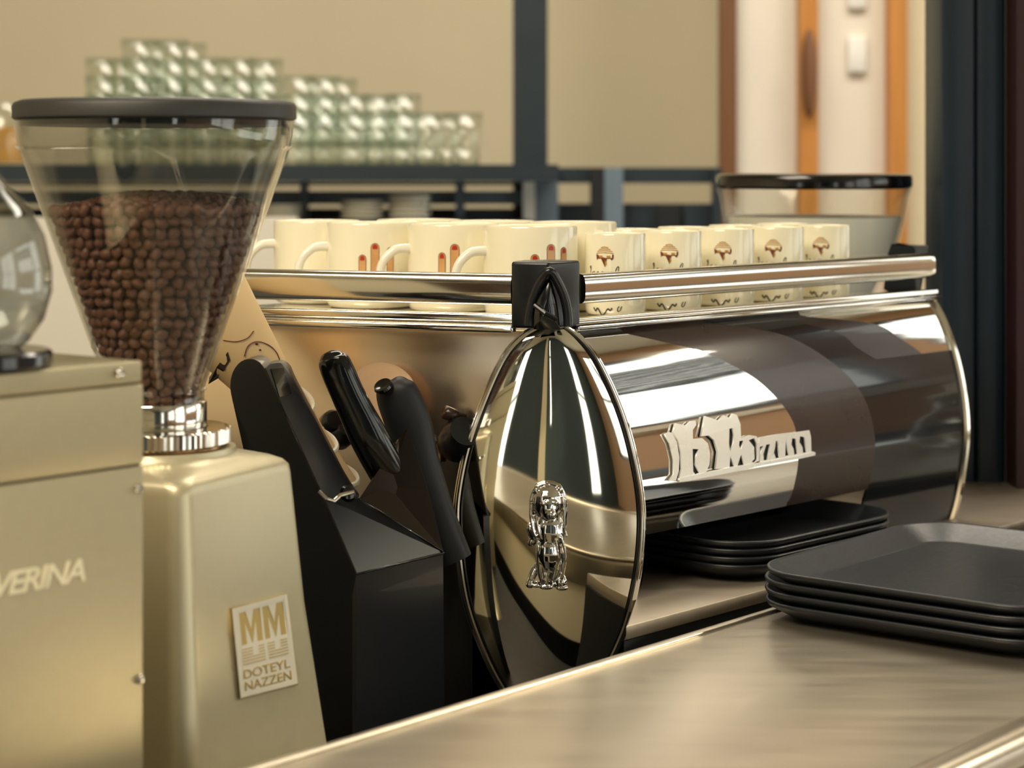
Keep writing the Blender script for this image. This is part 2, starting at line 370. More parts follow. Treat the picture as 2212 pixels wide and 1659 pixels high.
# ------------------------------------------------------------------ counters
CZ = ZC-.375; LZ = ZC-.50
e0 = P(1120, 1485, .375*F/(1485-HY))         # point on the rear edge of the front counter
fc = empty('front_counter', (e0.x, e0.y, 0), 'brushed steel counter running across the foreground', 'counter')
uc2 = nrm(4820-CX, F); nc2 = Vector((uc2.y, -uc2.x, 0)); W = .324
L0, L1 = -1.6, 2.6
cm = e0+uc2*(L0+L1)/2+nc2*(W/2)
box('worktop', (cm.x, cm.y, CZ-.02), uc2*(L1-L0)/2, nc2*(W/2), (0, 0, .02), M_steelc, fc, .006, 4)
cb = e0+uc2*(L0+L1)/2
box('rear_lip', (cb.x+nc2.x*.004, cb.y+nc2.y*.004, CZ+.0005), uc2*(L1-L0)/2, nc2*.004, (0, 0, .0022), M_steelc, fc, .0018, 3)
cn = e0+uc2*(L0+L1)/2+nc2*W
box('front_nosing', (cn.x, cn.y, CZ-.012), uc2*(L1-L0)/2, nc2*.014, (0, 0, .0145), M_steel, fc, .010, 5)
cp = e0+uc2*(L0+L1)/2+nc2*(W*.5)
box('unseen_skirt', (cp.x, cp.y, CZ-.04-.0375), uc2*(L1-L0)/2, nc2*(W*.485), (0, 0, .0375), mat('cream_for_mirror', (236, 226, 196), .4, noise=20, amt=.02), fc)  # unseen skirt, coloured cream for its reflection in the almond mirror
box('plinth', (cp.x, cp.y, (CZ-.115)/2), uc2*(L1-L0)/2, nc2*(W*.47), (0, 0, (CZ-.115)/2), M_blkm, fc)
# machine counter (lower)
mc = empty('machine_counter', (0, 2.2, 0), 'low dark counter under the espresso machine and grinders', 'counter')
cc = e0+uc2*.4-nc2*.62
box('worktop', (cc.x, cc.y, LZ-.02), uc2*1.7, nc2*.585, (0, 0, .02), M_blkm, mc, .003)
box('cabinet', (cc.x, cc.y, (LZ-.04)/2), uc2*1.68, nc2*.57, (0, 0, (LZ-.04)/2), M_blkm, mc)
# raised ledge for the trays
la = P(1352, 1352, .375*F/(1352-HY)); uL = nrm(5110-CX, F); nL = Vector((uL.y, -uL.x, 0))
lg = empty('tray_ledge', (la.x, la.y, LZ), 'raised grey steel ledge right of the oval mirror, under the rear trays', 'ledge')
lc = la+uL*.65-nL*.15+uL*.015
lpl = [la, la+uL*1.3, la+uL*1.3-nL*.30, P(1398, 0, 2.02), P(1386, 0, 1.86)]
for p_ in lpl: p_.z = 0
quad_plan(lpl, CZ-.012, CZ, mat('ledge_steel', (176, 164, 148), .42, .7, noise=9, stretch=(1.2, 9, 1, -.88), amt=.1), 'ledge_top', lg, .0015)
quad_plan([p_-nL*.002 for p_ in lpl[:2]]+lpl[2:], LZ, CZ-.012, M_blkm, 'ledge_support', lg)
# ------------------------------------------------------------------ espresso machine
em = empty('espresso_machine', (P(1187, 0, 1.9).x, 1.95, LZ), 'polished chrome espresso machine with almond shaped corner mirror and cup rails', 'coffee machine')
D0 = 1.80
C0 = P(1178, 700, D0); C0.z = 0
C1 = C0+UM*.60; C3 = C0+WM*.42; C2 = C1+(C3-C0)
DK = ZC-.1395
cen = (C0+C1+C2+C3)/4
def ins(f): return [p+(cen-p)*f for p in (C0, C1, C2, C3)]
quad_plan(ins(.035), DK-.006, DK, M_chrome2, 'cup_deck', em)
quad_plan(ins(.10), ZC-.33, DK-.006, M_blkm, 'machine_body', em)
# lower base, set back under the curved back panel
b0 = C0-NM*.235+UM*.02; b1 = C1-NM*.235-UM*.02
quad_plan([C0+WM*.14-NM*.02, C0+UM*.06-NM*.22, b1, C2, C3], LZ, ZC-.33, M_blk, 'machine_base', em)
# edge strips of the deck
def strip(name, a, b, zt, zb, n, th, m, bev=.002, seg=3):
    c = (a+b)/2; return box(name, (c.x, c.y, (zt+zb)/2), (b-a)/2, n*th, (0, 0, (zt-zb)/2), m, em, bev, seg)
NL = Vector((WM.y, -WM.x, 0)); NL = -NL if NL.y > 0 else NL
ra = P(1240, 0, 1.792); ra.z = 0; rb = ra+UM*.585
la_ = P(1112, 0, 1.785); la_.z = 0; lb_ = la_+WM*.41
strip('deck_trim', ra-NM*.004, rb-NM*.004, ZC-.1335, ZC-.1395, NM, .006, M_chrome2)
strip('deck_trim', ra, rb, ZC-.1400, ZC-.1440, NM, .006, M_chrome)
strip('deck_trim', la_-NL*.004, lb_-NL*.004, ZC-.1290, ZC-.1370, NL, .006, M_chrome2)
strip('deck_trim', la_, lb_, ZC-.1385, ZC-.1450, NL, .006, M_chrome)
# rails
def rail(a, b, n, zt, zb, th):
    # flat polished bar with a domed outer face
    prof = [(-.5, 1), (.2, 1), (.62, .93), (.86, .72), (.98, .3), (1, -.15), (.95, -.6), (.75, -.88), (.4, -1), (-.5, -1)]
    rings = []
    dirn = (b-a).normalized()
    for t, s in ((0, 1), (.985, 1), (.994, .97), (1, .88)):
        p = a+(b-a)*t
        rings.append([Vector((p.x, p.y, (zt+zb)/2))+n*(x*th)+Z*(y*s*(zt-zb)/2) for x, y in prof])
    return obj('cup_rail', loft_bm(rings), M_chrome2, em, True, 50)
rail(Vector((P(1250, 0, 1.802).x, 1.802, 0)), Vector((P(1250, 0, 1.802).x, 1.802, 0))+UM*.565, NM, ZC-.0955, ZC-.1212, .008)
rail(Vector((P(1110, 0, 1.785).x, 1.785, 0)), Vector((P(1110, 0, 1.785).x, 1.785, 0))+WM*.41, NL, ZC-.0945, ZC-.1215, .008)
# corner blocks
def corner_block(K, wl, ul, zt, zb):
    bm = bmesh.new(); pts = [K, K+UM*ul, K+UM*ul-NM*.03, K+WM*wl-NL*.03, K+WM*wl]
    a = [bm.verts.new((p.x, p.y, zb)) for p in pts]; b = [bm.verts.new((p.x, p.y, zt)) for p in pts]; n = len(pts)
    bm.faces.new(a[::-1]); bm.faces.new(b)
    for i in range(n): bm.faces.new((a[i], a[(i+1) % n], b[(i+1) % n], b[i]))
    bmesh.ops.bevel(bm, geom=list(bm.edges), offset=.0028, segments=3, affect='EDGES', profile=.5)
    return obj('corner_block', bm, M_blk, em, True)
K = Vector((P(1186, 0, 1.765).x, 1.765, 0))
cbk = corner_block(K, .0345, .041, ZC-.0835, ZC-.1405)
# pointed arch on the corner block
sc = 4.608
def c6(x, y, d): return P(960+x/sc, 550+y/sc, d)
arch = smooth_tab([(838, 705), (845, 600), (885, 430), (950, 275), (1048, 165), (1130, 275), (1195, 430), (1226, 590), (1232, 705)], 5)
pts = [c6(x, y, 1.757+.010*abs((x-1045)/200)) for x, y in arch]
obj('arch_moulding', tube_bm(pts, .0042, 10), M_blk, cbk, True, 60)
inner = smooth_tab([(890, 745), (900, 520), (960, 360), (1045, 245), (1095, 370), (1130, 540), (1150, 745)], 5)
cen_i = c6(1030, 560, 1.751)
bm = bmesh.new(); cv = bm.verts.new(cen_i); rv = [bm.verts.new(c6(x, y, 1.763)) for x, y in inner]
for i in range(len(rv)-1): bm.faces.new((cv, rv[i], rv[i+1]))
bm.faces.new((cv, rv[-1], rv[0]))
obj('arch_boss', bm, M_blkg, cbk, True, 80)
obj('arch_rib', tube_bm([c6(900, 505, 1.757), c6(1000, 580, 1.750), c6(1110, 640, 1.758)], .0022, 8), M_blk, cbk, True)
K2 = Vector((P(1958, 0, 2.225).x, 2.225, 0))
bm = bmesh.new()
def q3(x, y, d): return P(1650+x/4.74, 350+y/4.74, d)
pl = [(1270, 935), (1305, 838), (1350, 835), (1370, 852), (1520, 858), (1548, 890), (1548, 1290), (1600, 1360), (1560, 1378), (1330, 1362), (1225, 1300), (1235, 1215), (1400, 1200), (1275, 950)]
pl = [(1270, 935), (1305, 838), (1350, 835), (1370, 852), (1520, 858), (1548, 890), (1548, 1290), (1600, 1360), (1560, 1378), (1330, 1362), (1225, 1300)]
plate_bm([q3(x, y, 2.246) for x, y in pl], Vector((.006, .03, 0)), bm)
cb2 = obj('corner_block', bm, M_blk, em)
obj('end_flange', plate_bm([q3(x, y, 2.25) for x, y in ((1540, 856), (1690, 860), (1640, 1090), (1610, 1200), (1600, 1360), (1548, 1290))], Vector((.002, .03, 0))), mat('grey_flange', (92, 94, 94), .35, .5, noise=40), em)
# left mirror panel
pa = Vector((P(1150, 0, 1.806).x, 1.806, 0)); pbv = pa+WM*.40
bm = bmesh.new(); bx(bm, Vector((((pa+pbv)/2).x, ((pa+pbv)/2).y, ZC-.2375)), (pbv-pa)/2, NL*.002, Vector((0, 0, .0925)), .001)
obj('side_mirror_panel', bm, M_mirror, em, True)
# ---- curved back panel : profile offset as function of drop
prof_t = smooth_tab([(.1440, -.004), (.165, .010), (.20, .0245), (.24, .0345), (.282, .0385), (.325, .0335), (.36, .026), (.39, .015)], 4)
A0 = Vector((P(1236, 0, 1.79).x, 1.79, 0))
def S(s, drop): return A0+UM*s+NM*interp(prof_t, drop)+Z*(ZC-drop)
def Nrm(drop):
    a = interp(prof_t, drop-.004); b = interp(prof_t, drop+.004)
    return (NM*.008+Z*(b-a)*1.0).normalized() if True else None
def pix2s(px, py):
    lo, hi = .12, .42
    for _ in range(40):
        dr = (lo+hi)/2; b = S(0, dr); kx = (px-CX)/F
        s = (kx*b.y-b.x)/(UM.x-kx*UM.y); p = b+UM*s
        y = HY+(ZC-p.z)/p.y*F
        if y < py: lo = dr
        else: hi = dr
    return s, dr
eL = smooth_tab([(706, 1160), (730, 1124), (770, 1090), (850, 1052), (960, 1012), (1060, 991), (1130, 987), (1220, 994), (1310, 1010), (1400, 1042), (1480, 1082), (1560, 1140), (1596, 1185)], 6)
eR = smooth_tab([(706, 1222), (730, 1252), (780, 1291), (880, 1338), (980, 1368), (1090, 1386), (1190, 1384), (1290, 1368), (1380, 1340), (1480, 1288), (1560, 1232), (1596, 1195)], 6)
B1 = [(1345, 719), (1435, 739), (1513, 758), (1572, 784), (1631, 817), (1678, 860), (1709, 903), (1721, 942), (1724, 1001), (1711, 1066), (1700, 1085)]  # outlines of the mirrored arcs, painted as bands on the chrome face
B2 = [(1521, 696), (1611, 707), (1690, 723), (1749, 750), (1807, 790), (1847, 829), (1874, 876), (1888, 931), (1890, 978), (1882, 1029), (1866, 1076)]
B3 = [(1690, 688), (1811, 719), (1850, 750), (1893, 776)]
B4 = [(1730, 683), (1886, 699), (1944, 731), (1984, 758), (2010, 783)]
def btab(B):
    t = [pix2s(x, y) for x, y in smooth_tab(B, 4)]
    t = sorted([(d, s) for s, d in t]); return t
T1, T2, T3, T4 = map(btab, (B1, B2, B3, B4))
SM = .578; DT, DBt = .144, .3225
def face_part(name, fa, fb, m, d0=DT, d1=DBt, rows=60, cols=2):
    bm = bmesh.new(); R = []
    for i in range(rows+1):
        dr = d0+(d1-d0)*i/rows; a = min(max(fa(dr), 0), SM); b = min(max(fb(dr), 0), SM); b = max(b, a+.0002)
        R.append([bm.verts.new(S(a+(b-a)*j/cols, dr)) for j in range(cols+1)])
    for p, q in zip(R, R[1:]):
        for j in range(cols): bm.faces.new((p[j], q[j], q[j+1], p[j+1]))
    bmesh.ops.recalc_face_normals(bm, faces=bm.faces)
    if bm.faces[0].normal.dot(NM) < 0: bmesh.ops.reverse_faces(bm, faces=bm.faces)
    ge = bmesh.ops.extrude_face_region(bm, geom=list(bm.faces))
    for v in [g for g in ge['geom'] if isinstance(g, bmesh.types.BMVert)]: v.co -= NM*.002
    return obj(name, bm, m, em, True, 40)
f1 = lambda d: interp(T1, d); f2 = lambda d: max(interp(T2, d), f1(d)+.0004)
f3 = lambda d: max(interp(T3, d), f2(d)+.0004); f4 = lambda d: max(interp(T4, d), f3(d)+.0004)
T0 = btab([(interp(eR, y)-7, y) for y in range(722, 1180, 20)])
face_part('chrome_panel', lambda d: interp(T0, d), f1, M_chrome)
face_part('painted_brown_reflection', f1, f2, M_brown)  # brown and dark bands here are reflections painted into the face colour
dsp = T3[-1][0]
face_part('painted_dark_reflection', f2, f3, M_dkrefl, DT, dsp, 24)
face_part('painted_brown_reflection', f3, f4, M_dkb2, DT, dsp, 24)
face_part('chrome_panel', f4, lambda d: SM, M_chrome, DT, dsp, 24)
face_part('painted_dark_reflection', f2, lambda d: SM, M_dkrefl, dsp, .385, 50)
# skirt (dark) below chrome
# far rim of the machine, seen edge on
pts = [S(SM+.003, d)+NM*.001 for d in [.144+.0083*i for i in range(30)]]
obj('end_rim', tube_bm(pts, .0042, 8), M_chrome2, em, True)
# ---- almond corner mirror
def lens_d(px, py):
    a = interp(eL, py); b = interp(eR, py); h = (b-a)/2; t = (px-(a+b)/2)/max(h, 1)
    v = (py-1000)/600
    return 1.792-.013*max(0, 1-t*t)*(h/200)**.7 - .007*max(0, 1-v*v)
def lens_grid(a_off, dz, rows=110, cols=28):
    R = []
    for i in range(rows+1):
        y = 706+(1594-706)*i/rows; a = interp(eL, y)+a_off; b = interp(eR, y)-a_off
        if b < a: a = b = (a+b)/2
        R.append([P(a+(b-a)*j/cols, y, lens_d(a+(b-a)*j/cols, y)+dz) for j in range(cols+1)])
    return R
G = lens_grid(9, 0); bm = bmesh.new(); R = [[bm.verts.new(v) for v in r] for r in G]
for p, q in zip(R, R[1:]):
    for j in range(28): bm.faces.new((p[j], q[j], q[j+1], p[j+1]))
bmesh.ops.remove_doubles(bm, verts=bm.verts, dist=1e-5)
bmesh.ops.recalc_face_normals(bm, faces=bm.faces)
if sum(f.normal.y for f in bm.faces) > 0: bmesh.ops.reverse_faces(bm, faces=bm.faces)
lens = obj('almond_mirror', bm, M_gold, em, True, 60, recalc=False)
def edge_pts(tab, off, dz):
    return [P(interp(tab, y)+off, y, lens_d(interp(tab, y), y)+dz) for y in [706+(1594-706)*i/70 for i in range(71)]]
for tab, sg in ((eL, 1), (eR, -1)):
    obj('mirror_rim', tube_bm(edge_pts(tab, 1*sg, -.001), .0021, 8), M_chrome2, em, True)
    obj('rim_gasket', tube_bm(edge_pts(tab, 9*sg, -.0005), .0017, 8), M_blkg, em, True)
    obj('mirror_rim', tube_bm(edge_pts(tab, -3*sg, .004), .0022, 8), M_chrome, em, True)
# solid behind the mirror
bm = bmesh.new(); R = []
for i in range(41):
    y = 712+(1590-712)*i/40; a = interp(eL, y)+4; b = interp(eR, y)-4
    p0 = P(a, y, 1.812); p1 = P(b, y, 1.812)
    R.append([bm.verts.new(v) for v in (p0, p1, p1+Vector((-.006, .02, 0)), p0+Vector((.006, .02, 0)))])
for p, q in zip(R, R[1:]):
    for j in range(4): bm.faces.new((p[j], q[j], q[(j+1) % 4], p[(j+1) % 4]))
bm.faces.new(R[0]); bm.faces.new(R[-1][::-1])
obj('corner_pillar', bm, M_blk, em, True)
# ---- lion emblem
def blob(bm, px, py, rx, ry, up=.0, rot=0, th=.5):
    """ellipsoid sitting on the mirror, px radii"""
    d = lens_d(px, py)-up-.001; s = d/F
    m = Matrix.Translation(P(px, py, d))@Matrix.Rotation(rot, 4, 'Y')@Matrix.Diagonal((rx*s, min(rx, ry)*s*th*1.3+.0008, ry*s, 1))
    bmesh.ops.create_uvsphere(bm, u_segments=14, v_segments=8, radius=1, matrix=m)
def stroke(bm, pts, r, up=.004):
    tube_bm([P(x, y, lens_d(x, y)-up) for x, y in smooth_tab(pts, 4)], r, 6, bm)
bm = bmesh.new()
blob(bm, 1184, 1085, 36, 38, .004); blob(bm, 1186, 1098, 20, 26, .010)           # head, muzzle
blob(bm, 1192, 1112, 10, 11, .016); blob(bm, 1176, 1088, 8, 5, .013); blob(bm, 1198, 1086, 8, 5, .013); blob(bm, 1160, 1060, 8, 9, .006); blob(bm, 1208, 1058, 8, 9, .006)
blob(bm, 1190, 1150, 32, 46, .001); blob(bm, 1186, 1196, 26, 40, .004)             # chest, belly
blob(bm, 1200, 1215, 20, 55, .001); blob(bm, 1168, 1215, 11, 52, .005, -.1)         # legs
blob(bm, 1212, 1258, 14, 14, .004); blob(bm, 1180, 1268, 16, 6, .006); blob(bm, 1214, 1270, 14, 6, .006)
blob(bm, 1152, 1240, 9, 30, .001, .45); blob(bm, 1145, 1262, 10, 9, .002); blob(bm, 1160, 1265, 12, 5, .003)
blob(bm, 1152, 1150, 13, 22, .001, -.5); blob(bm, 1150, 1168, 10, 14, 0, .6)
for k in range(7):
    x = 1152+k*11; stroke(bm, [(x+4, 1062+abs(k-3)*5), (x-6+k*1.2, 1100), (x-2+k*.6, 1140), (x+6, 1172-abs(k-3)*4)], .0014, .0075)
stroke(bm, [(1158, 1052), (1184, 1045), (1212, 1056), (1222, 1090), (1220, 1140)], .0017, .006)
stroke(bm, [(1158, 1052), (1147, 1080), (1150, 1120), (1158, 1145)], .0017, .006)
for pts in ([(1212, 1160), (1222, 1200), (1214, 1250)], [(1170, 1180), (1186, 1215), (1180, 1262)], [(1200, 1165), (1206, 1205), (1196, 1250)]): stroke(bm, pts, .0015, .009)
lion = obj('lion_emblem', bm, M_chrome, em, True)
rm = lion.modifiers.new('merge', 'REMESH'); rm.mode = 'VOXEL'; rm.voxel_size = .0007; rm.use_smooth_shade = True
sm_ = lion.modifiers.new('soft', 'SMOOTH'); sm_.iterations = 1
# shield held by the lion
bm = bmesh.new()
sh = smooth_tab([(1168, 1172), (1190, 1166), (1208, 1176), (1208, 1205), (1190, 1226), (1172, 1205), (1168, 1172)], 4)
plate_bm([P(x, y, lens_d(x, y)-.0095) for x, y in sh[:-1]], Vector((0, .004, 0)), bm)
obj('emblem_shield', bm, M_blkg, em)
# ---- raised lettering on the curved panel
def L4(x, y): return 1380+x/5.53, 850+y/5.53
def logo(splines, name, h=.0022, m=M_letter, base=.0014):
    if len(splines) > 1:
        mb = fill2d([[(x, -y) for x, y in splines[0]]], 1.0)
        def fb(x, y, z):
            px, py = L4(x+9, -y+6); s, dr = pix2s(px, py); return S(s, dr)+Nrm(dr)*(.0012 if z > 0 else .0004)
        map_mesh(mb, fb, M_blkm, name+'_dark_reflection', em)  # offset dark sheet standing in for the letters' dark edges mirrored in chrome
    me = fill2d([[(x, -y) for x, y in s] for s in splines], 1.0)
    def f(x, y, z):
        px, py = L4(x, -y); s, dr = pix2s(px, py); return S(s, dr)+Nrm(dr)*(base+(h if z > 0 else 0))
    return map_mesh(me, f, m, name, em)
def ell(cx, cy, rx, ry, n=20): return [(cx+rx*math.cos(2*math.pi*i/n), cy+ry*math.sin(2*math.pi*i/n)) for i in range(n)]
logo([[(280, 490), (330, 465), (368, 472), (425, 580), (455, 760), (448, 930), (415, 1035), (325, 1045), (385, 965), (388, 800), (340, 600)]], 'letter_stroke', .0014)
logo([[(374, 465), (402, 360), (525, 388), (585, 335), (640, 328), (650, 380), (608, 440), (608, 545), (720, 535), (790, 600), (815, 720), (805, 850), (770, 930), (700, 962), (610, 975), (520, 1010), (440, 1035), (480, 900), (470, 700), (432, 560)],
      [(605, 662), (680, 668), (648, 740), (640, 850), (690, 945), (640, 965), (612, 930)]], 'letter_h')
logo([[(710, 515), (755, 275), (915, 328), (978, 265), (1050, 300), (1085, 245), (1135, 262), (1178, 370), (1185, 540), (1290, 500), (1370, 512), (1410, 600), (1400, 800), (1330, 830), (1230, 850), (1140, 870), (1045, 885), (880, 900), (908, 700), (865, 560), (800, 505)],
      [(1045, 425), (1080, 415), (1102, 500), (1092, 600), (1055, 700), (1040, 600)], [(1056, 745), (1095, 850), (1110, 866), (1045, 880)], [(1185, 725), (1225, 850), (1140, 862)],
      [(1165, 570), (1215, 565), (1190, 650), (1185, 690), (1160, 620)], [(1275, 560), (1340, 535), (1375, 600), (1382, 780), (1345, 822), (1310, 815), (1345, 780), (1340, 640)]], 'letter_m_and_a')
logo([[(1400, 530), (1540, 510), (1640, 490), (1720, 480), (1870, 460), (2000, 440), (2020, 520), (2025, 700), (1900, 740), (1700, 780), (1500, 820), (1405, 840), (1420, 700), (1460, 620), (1400, 640)],
      [(1485, 612), (1530, 604), (1502, 792), (1455, 800), (1450, 720)], [(1600, 565), (1620, 570), (1645, 765), (1600, 775), (1575, 705), (1590, 650)],
      [(1718, 550), (1760, 735), (1712, 750)], [(1795, 535), (1835, 540), (1865, 720), (1820, 732), (1812, 660), (1785, 610)], [(1890, 510), (1940, 522), (1972, 700), (1925, 712), (1918, 640), (1880, 580)]], 'letters_zzm')
logo([[(440, 1010), (1040, 878), (1400, 822), (1880, 735), (2040, 690), (2066, 702), (2060, 735), (1880, 775), (1400, 862), (1100, 930), (540, 1040), (440, 1050)]], 'letter_baseline', .003)
# ---- group side: group head, knobs, drip parts
gh = P(935, 1040, 1.86)
obj('group_head', lathe_bm([(0, -.045), (.030, -.045), (.032, -.03), (.032, -.004), (.026, 0), (.024, .02), (.032, .022), (.032, .035), (0, .04)], 40, gh), M_bronze, em, True)
obj('drip_tray', plate_bm([P(600, 1180, 1.86), P(1020, 1180, 1.83), P(1020, 1560, 1.83), P(600, 1560, 1.86)], Vector((0, .03, 0))), M_blk, em)
def knob(px, py, d, r, ax):
    return obj('steam_knob', lathe_bm([(0, -r*1.1), (r*.7, -r*1.05), (r, -r*.6), (r*1.02, r*.5), (r*.8, r), (0, r*1.1)], 24, P(px, py, d), axis=Vector(ax)), M_blk, em, True)
knob(716, 912, 1.84, .010, (.4, -.8, .3)); knob(738, 935, 1.845, .013, (.5, -.6, .5)); knob(992, 950, 1.80, .017, (.3, -.7, .5)); 
obj('knob_stem', tube_bm([P(1000, 905, 1.81), P(960, 890, 1.80)], .006, 8), M_brown, em, True)
# round saucer-like badge mirrored
# ------------------------------------------------------------------ cups on the deck
def cyl_decal(bm, poly, r, th0, zmid, sc=1.0, eps=.0004):
    """poly in metres (x right on the surface, y up), wrapped on a cylinder; th0 = facing angle"""
    vs = []
    for x, y in poly:
        a = th0+x/r; vs.append(bm.verts.new((r_eps(r, eps)*math.cos(a), r_eps(r, eps)*math.sin(a), zmid+y)))
    try: bm.faces.new(vs)
    except ValueError: pass
def r_eps(r, e): return r+e
def ribbon(pts, w):
    out = []
    for i, p in enumerate(pts):
        a = Vector(pts[max(i-1, 0)]); b = Vector(pts[min(i+1, len(pts)-1)]); t = (b-a).normalized(); n = Vector((-t.y, t.x))
        out.append((Vector(p)+n*w/2, Vector(p)-n*w/2))
    return [[tuple(out[i][0]), tuple(out[i+1][0]), tuple(out[i+1][1]), tuple(out[i][1])] for i in range(len(out)-1)]
def cup_body(h, r):
    return lathe_bm([(0, .001), (r*.90, 0), (r*.95, .0015), (r*.99, .005), (r, .010), (r, h-.0015), (r-.0008, h), (r-.0022, h-.0006), (r-.003, h-.004), (r-.0035, .012), (0, .008)], 56)
def face_angle(loc):  # direction to the camera, as angle on the cup
    return math.atan2(-loc.y, -loc.x)
EMB = {}
def sx(lst, k=1.0): return [(x*k, y*k) for x, y in lst]
def small_cup(loc, rot, label, printed=True, h=.0745, r=.0283):
    t = empty('espresso_cup', (0, 0, 0), label, 'cup', 'printed espresso cups in the front row' if printed else None)
    obj('cup_body', cup_body(h, r), M_cup, t, True, 60)
    if printed:
        th0 = 0; zz = h-.018
        g = bmesh.new(); b = bmesh.new(); ink = bmesh.new()
        for q, (wd, y) in enumerate(((.0035, .0062), (.0055, .0045), (.0072, .0028), (.0083, .0010))):
            cyl_decal(g, [(-wd, y-.0004), (0, y+.0004), (wd, y-.0004), (wd, y-.0012), (0, y-.0004), (-wd, y-.0012)], r, th0, zz)
        cyl_decal(b, [(-.0085, -.0008), (.0085, -.0008), (.0083, -.0042), (.0066, -.0062), (.0052, -.0045), (.0022, -.0046), (.0004, -.0125), (-.0022, -.0070), (-.0035, -.0046), (-.0066, -.0046), (-.0078, -.0060)], r, th0, zz)
        cyl_decal(g, [(.0005, -.0056), (.0022, -.0090), (.0010, -.0110), (.0004, -.0120)], r, th0, zz, eps=.0005)
        for poly in ([(-.0055, -.0018), (-.002, -.0018), (-.002, -.0038), (-.0055, -.0038)], [(.002, -.0018), (.0055, -.0018), (.0055, -.0038), (.002, -.0038)]): cyl_decal(g, poly, r, th0, zz, eps=.0006)
        w1 = smooth_tab([(-.0150, -.0150), (-.0165, -.0125), (-.0150, -.0120), (-.0155, -.0185), (-.011, -.0165), (-.0095, -.0190), (-.0065, -.0165), (-.005, -.0190), (-.002, -.0165), (0, -.0190), (.004, -.0165), (.003, -.0195), (.0085, -.0185), (.0115, -.0125), (.013, -.0125), (.012, -.0195), (.015, -.018)], 4)
        w2 = smooth_tab([(-.0115, -.0400), (-.0092, -.0430), (-.0068, -.0405), (-.0020, -.0470), (.0030, -.0410), (.0052, -.0425), (.0070, -.0400)], 4)
        w3 = smooth_tab([(.0135, -.0385), (.0120, -.0405), (.0120, -.0430), (.0140, -.0425), (.0158, -.0385)], 4)
        for wv, ww in ((w1, .0007), (w2, .0013), (w3, .0008)):
            for qd in ribbon([(x, y-(.0095 if wv is not w1 else 0)) for x, y in wv], ww): cyl_decal(ink, qd, r, th0, zz)
        obj('portrait_print', b, M_pbr, t); obj('gold_print', g, M_gold2, t); obj('script_print', ink, M_ink, t)
    t.location = loc; t.rotation_euler.z = rot
    return t
cz = DK+.0006
s0 = Vector(((1452-CX)/F*1.99, 1.99, cz)); pos = ['first printed cup from the black corner block', 'second printed cup from the black corner block', 'middle cup of the five printed cups', 'fourth printed cup from the black corner block', 'last printed cup, farthest along the right rail']
for k in range(5):
    l = s0+UM*.084*(k-1)
    small_cup(l, face_angle(l)-.10-(.25 if k == 0 else 0), 'small cream cup with bearded portrait, '+pos[k])
def plain_copy(src, loc, label, group):
    n = src.copy(); COL.objects.link(n); n.location = loc; n['label'] = label; n['group'] = group
    for ch in src.children:
        if ch.name.startswith(('cup_body', 'mug_body', 'handle')):
            c = ch.copy(); COL.objects.link(c); c.parent = n
    return n
src = [o for o in COL.objects if o.name == 'espresso_cup'][0]
VMd = -NM
for k in range(5):
    plain_copy(src, s0+UM*.084*(k-1)+VMd*.066+UM*.02, 'plain cream cup in the second row, %s counted from the mugs' % NUM[k], 'second row of cream cups on the machine')
def mug(loc, rot_h, label, fingers, h=.0815, r=.0435):
    t = empty('coffee_mug', (0, 0, 0), label, 'mug', 'cream mugs along the left rail')
    obj('mug_body', cup_body(h, r), M_cup, t, True, 60)
    hp = smooth_tab([(r-.002, h*.72), (r+.014, h*.70), (r+.026, h*.55), (r+.027, h*.36), (r+.014, h*.20), (r-.003, h*.17)], 6)
    hb = tube_bm([Vector((x*math.cos(rot_h), x*math.sin(rot_h), z)) for x, z in hp], [.0048-.0008*math.sin(math.pi*i/(len(hp)-1)) for i in range(len(hp))], 12)
    obj('handle', hb, M_hand, t, True)
    if fingers:
        nb = bmesh.new(); sb = bmesh.new(); ob = bmesh.new()
        for (x, top, wd, ln) in fingers:
            top += .011
            def cap(w_, t_, b_, n=8): return [(x-w_, b_)]+[(x-w_*math.cos(math.pi*i/n), t_-w_+w_*math.sin(math.pi*i/n)) for i in range(n+1)]+[(x+w_, b_)]
            a = math.radians(-90)
            cyl_decal(ob, cap(wd+.0005, top+.0004, top-ln), r, 0, h)
            cyl_decal(sb, cap(wd, top-.0002, top-ln), r, 0, h, eps=.0006)
            cyl_decal(nb, [(p, max(q, top-.0052)) for p, q in cap(wd*.66, top-.0008, top-.0052)], r, 0, h, eps=.0008)
        obj('finger_outline_print', ob, M_pbr, t); obj('finger_print', sb, M_skin, t); obj('nail_print', nb, M_pbr if False else mat('nail_red', (176, 52, 36), .3, noise=60), t)
    t.location = loc
    return t
mug_spec = [(685, 2.10, 'leftmost mug, nearest the bean hopper', [(.002+.018, -.046, .0026, .035), (.027, -.049, .003, .03)]),
            (802, 2.03, 'second mug from the left, three fingers shown', [(-.0085, -.041, .0032, .04), (.0035, -.030, .0036, .05), (.0185, -.034, .0030, .045)]),
            (980, 1.985, 'third mug from the left, behind a handle', [(-.011, -.037, .003, .04), (.001, -.029, .0038, .05)]),
            (1146, 1.925, 'largest and nearest mug, behind the black corner block', [(.004, -.036, .0034, .04), (.019, -.027, .0036, .05), (.033, -.030, .0030, .04)])]
for px, d, s, fg in mug_spec:
    l = Vector(((px-CX)/F*d, d, cz)); fa = face_angle(l)
    o = mug(l, math.radians(205)-fa-.15, 'cream mug with hand drawing, '+s, fg)
    o.rotation_euler.z = fa+.0
msrc = [o for o in COL.objects if o.name == 'coffee_mug'][0]
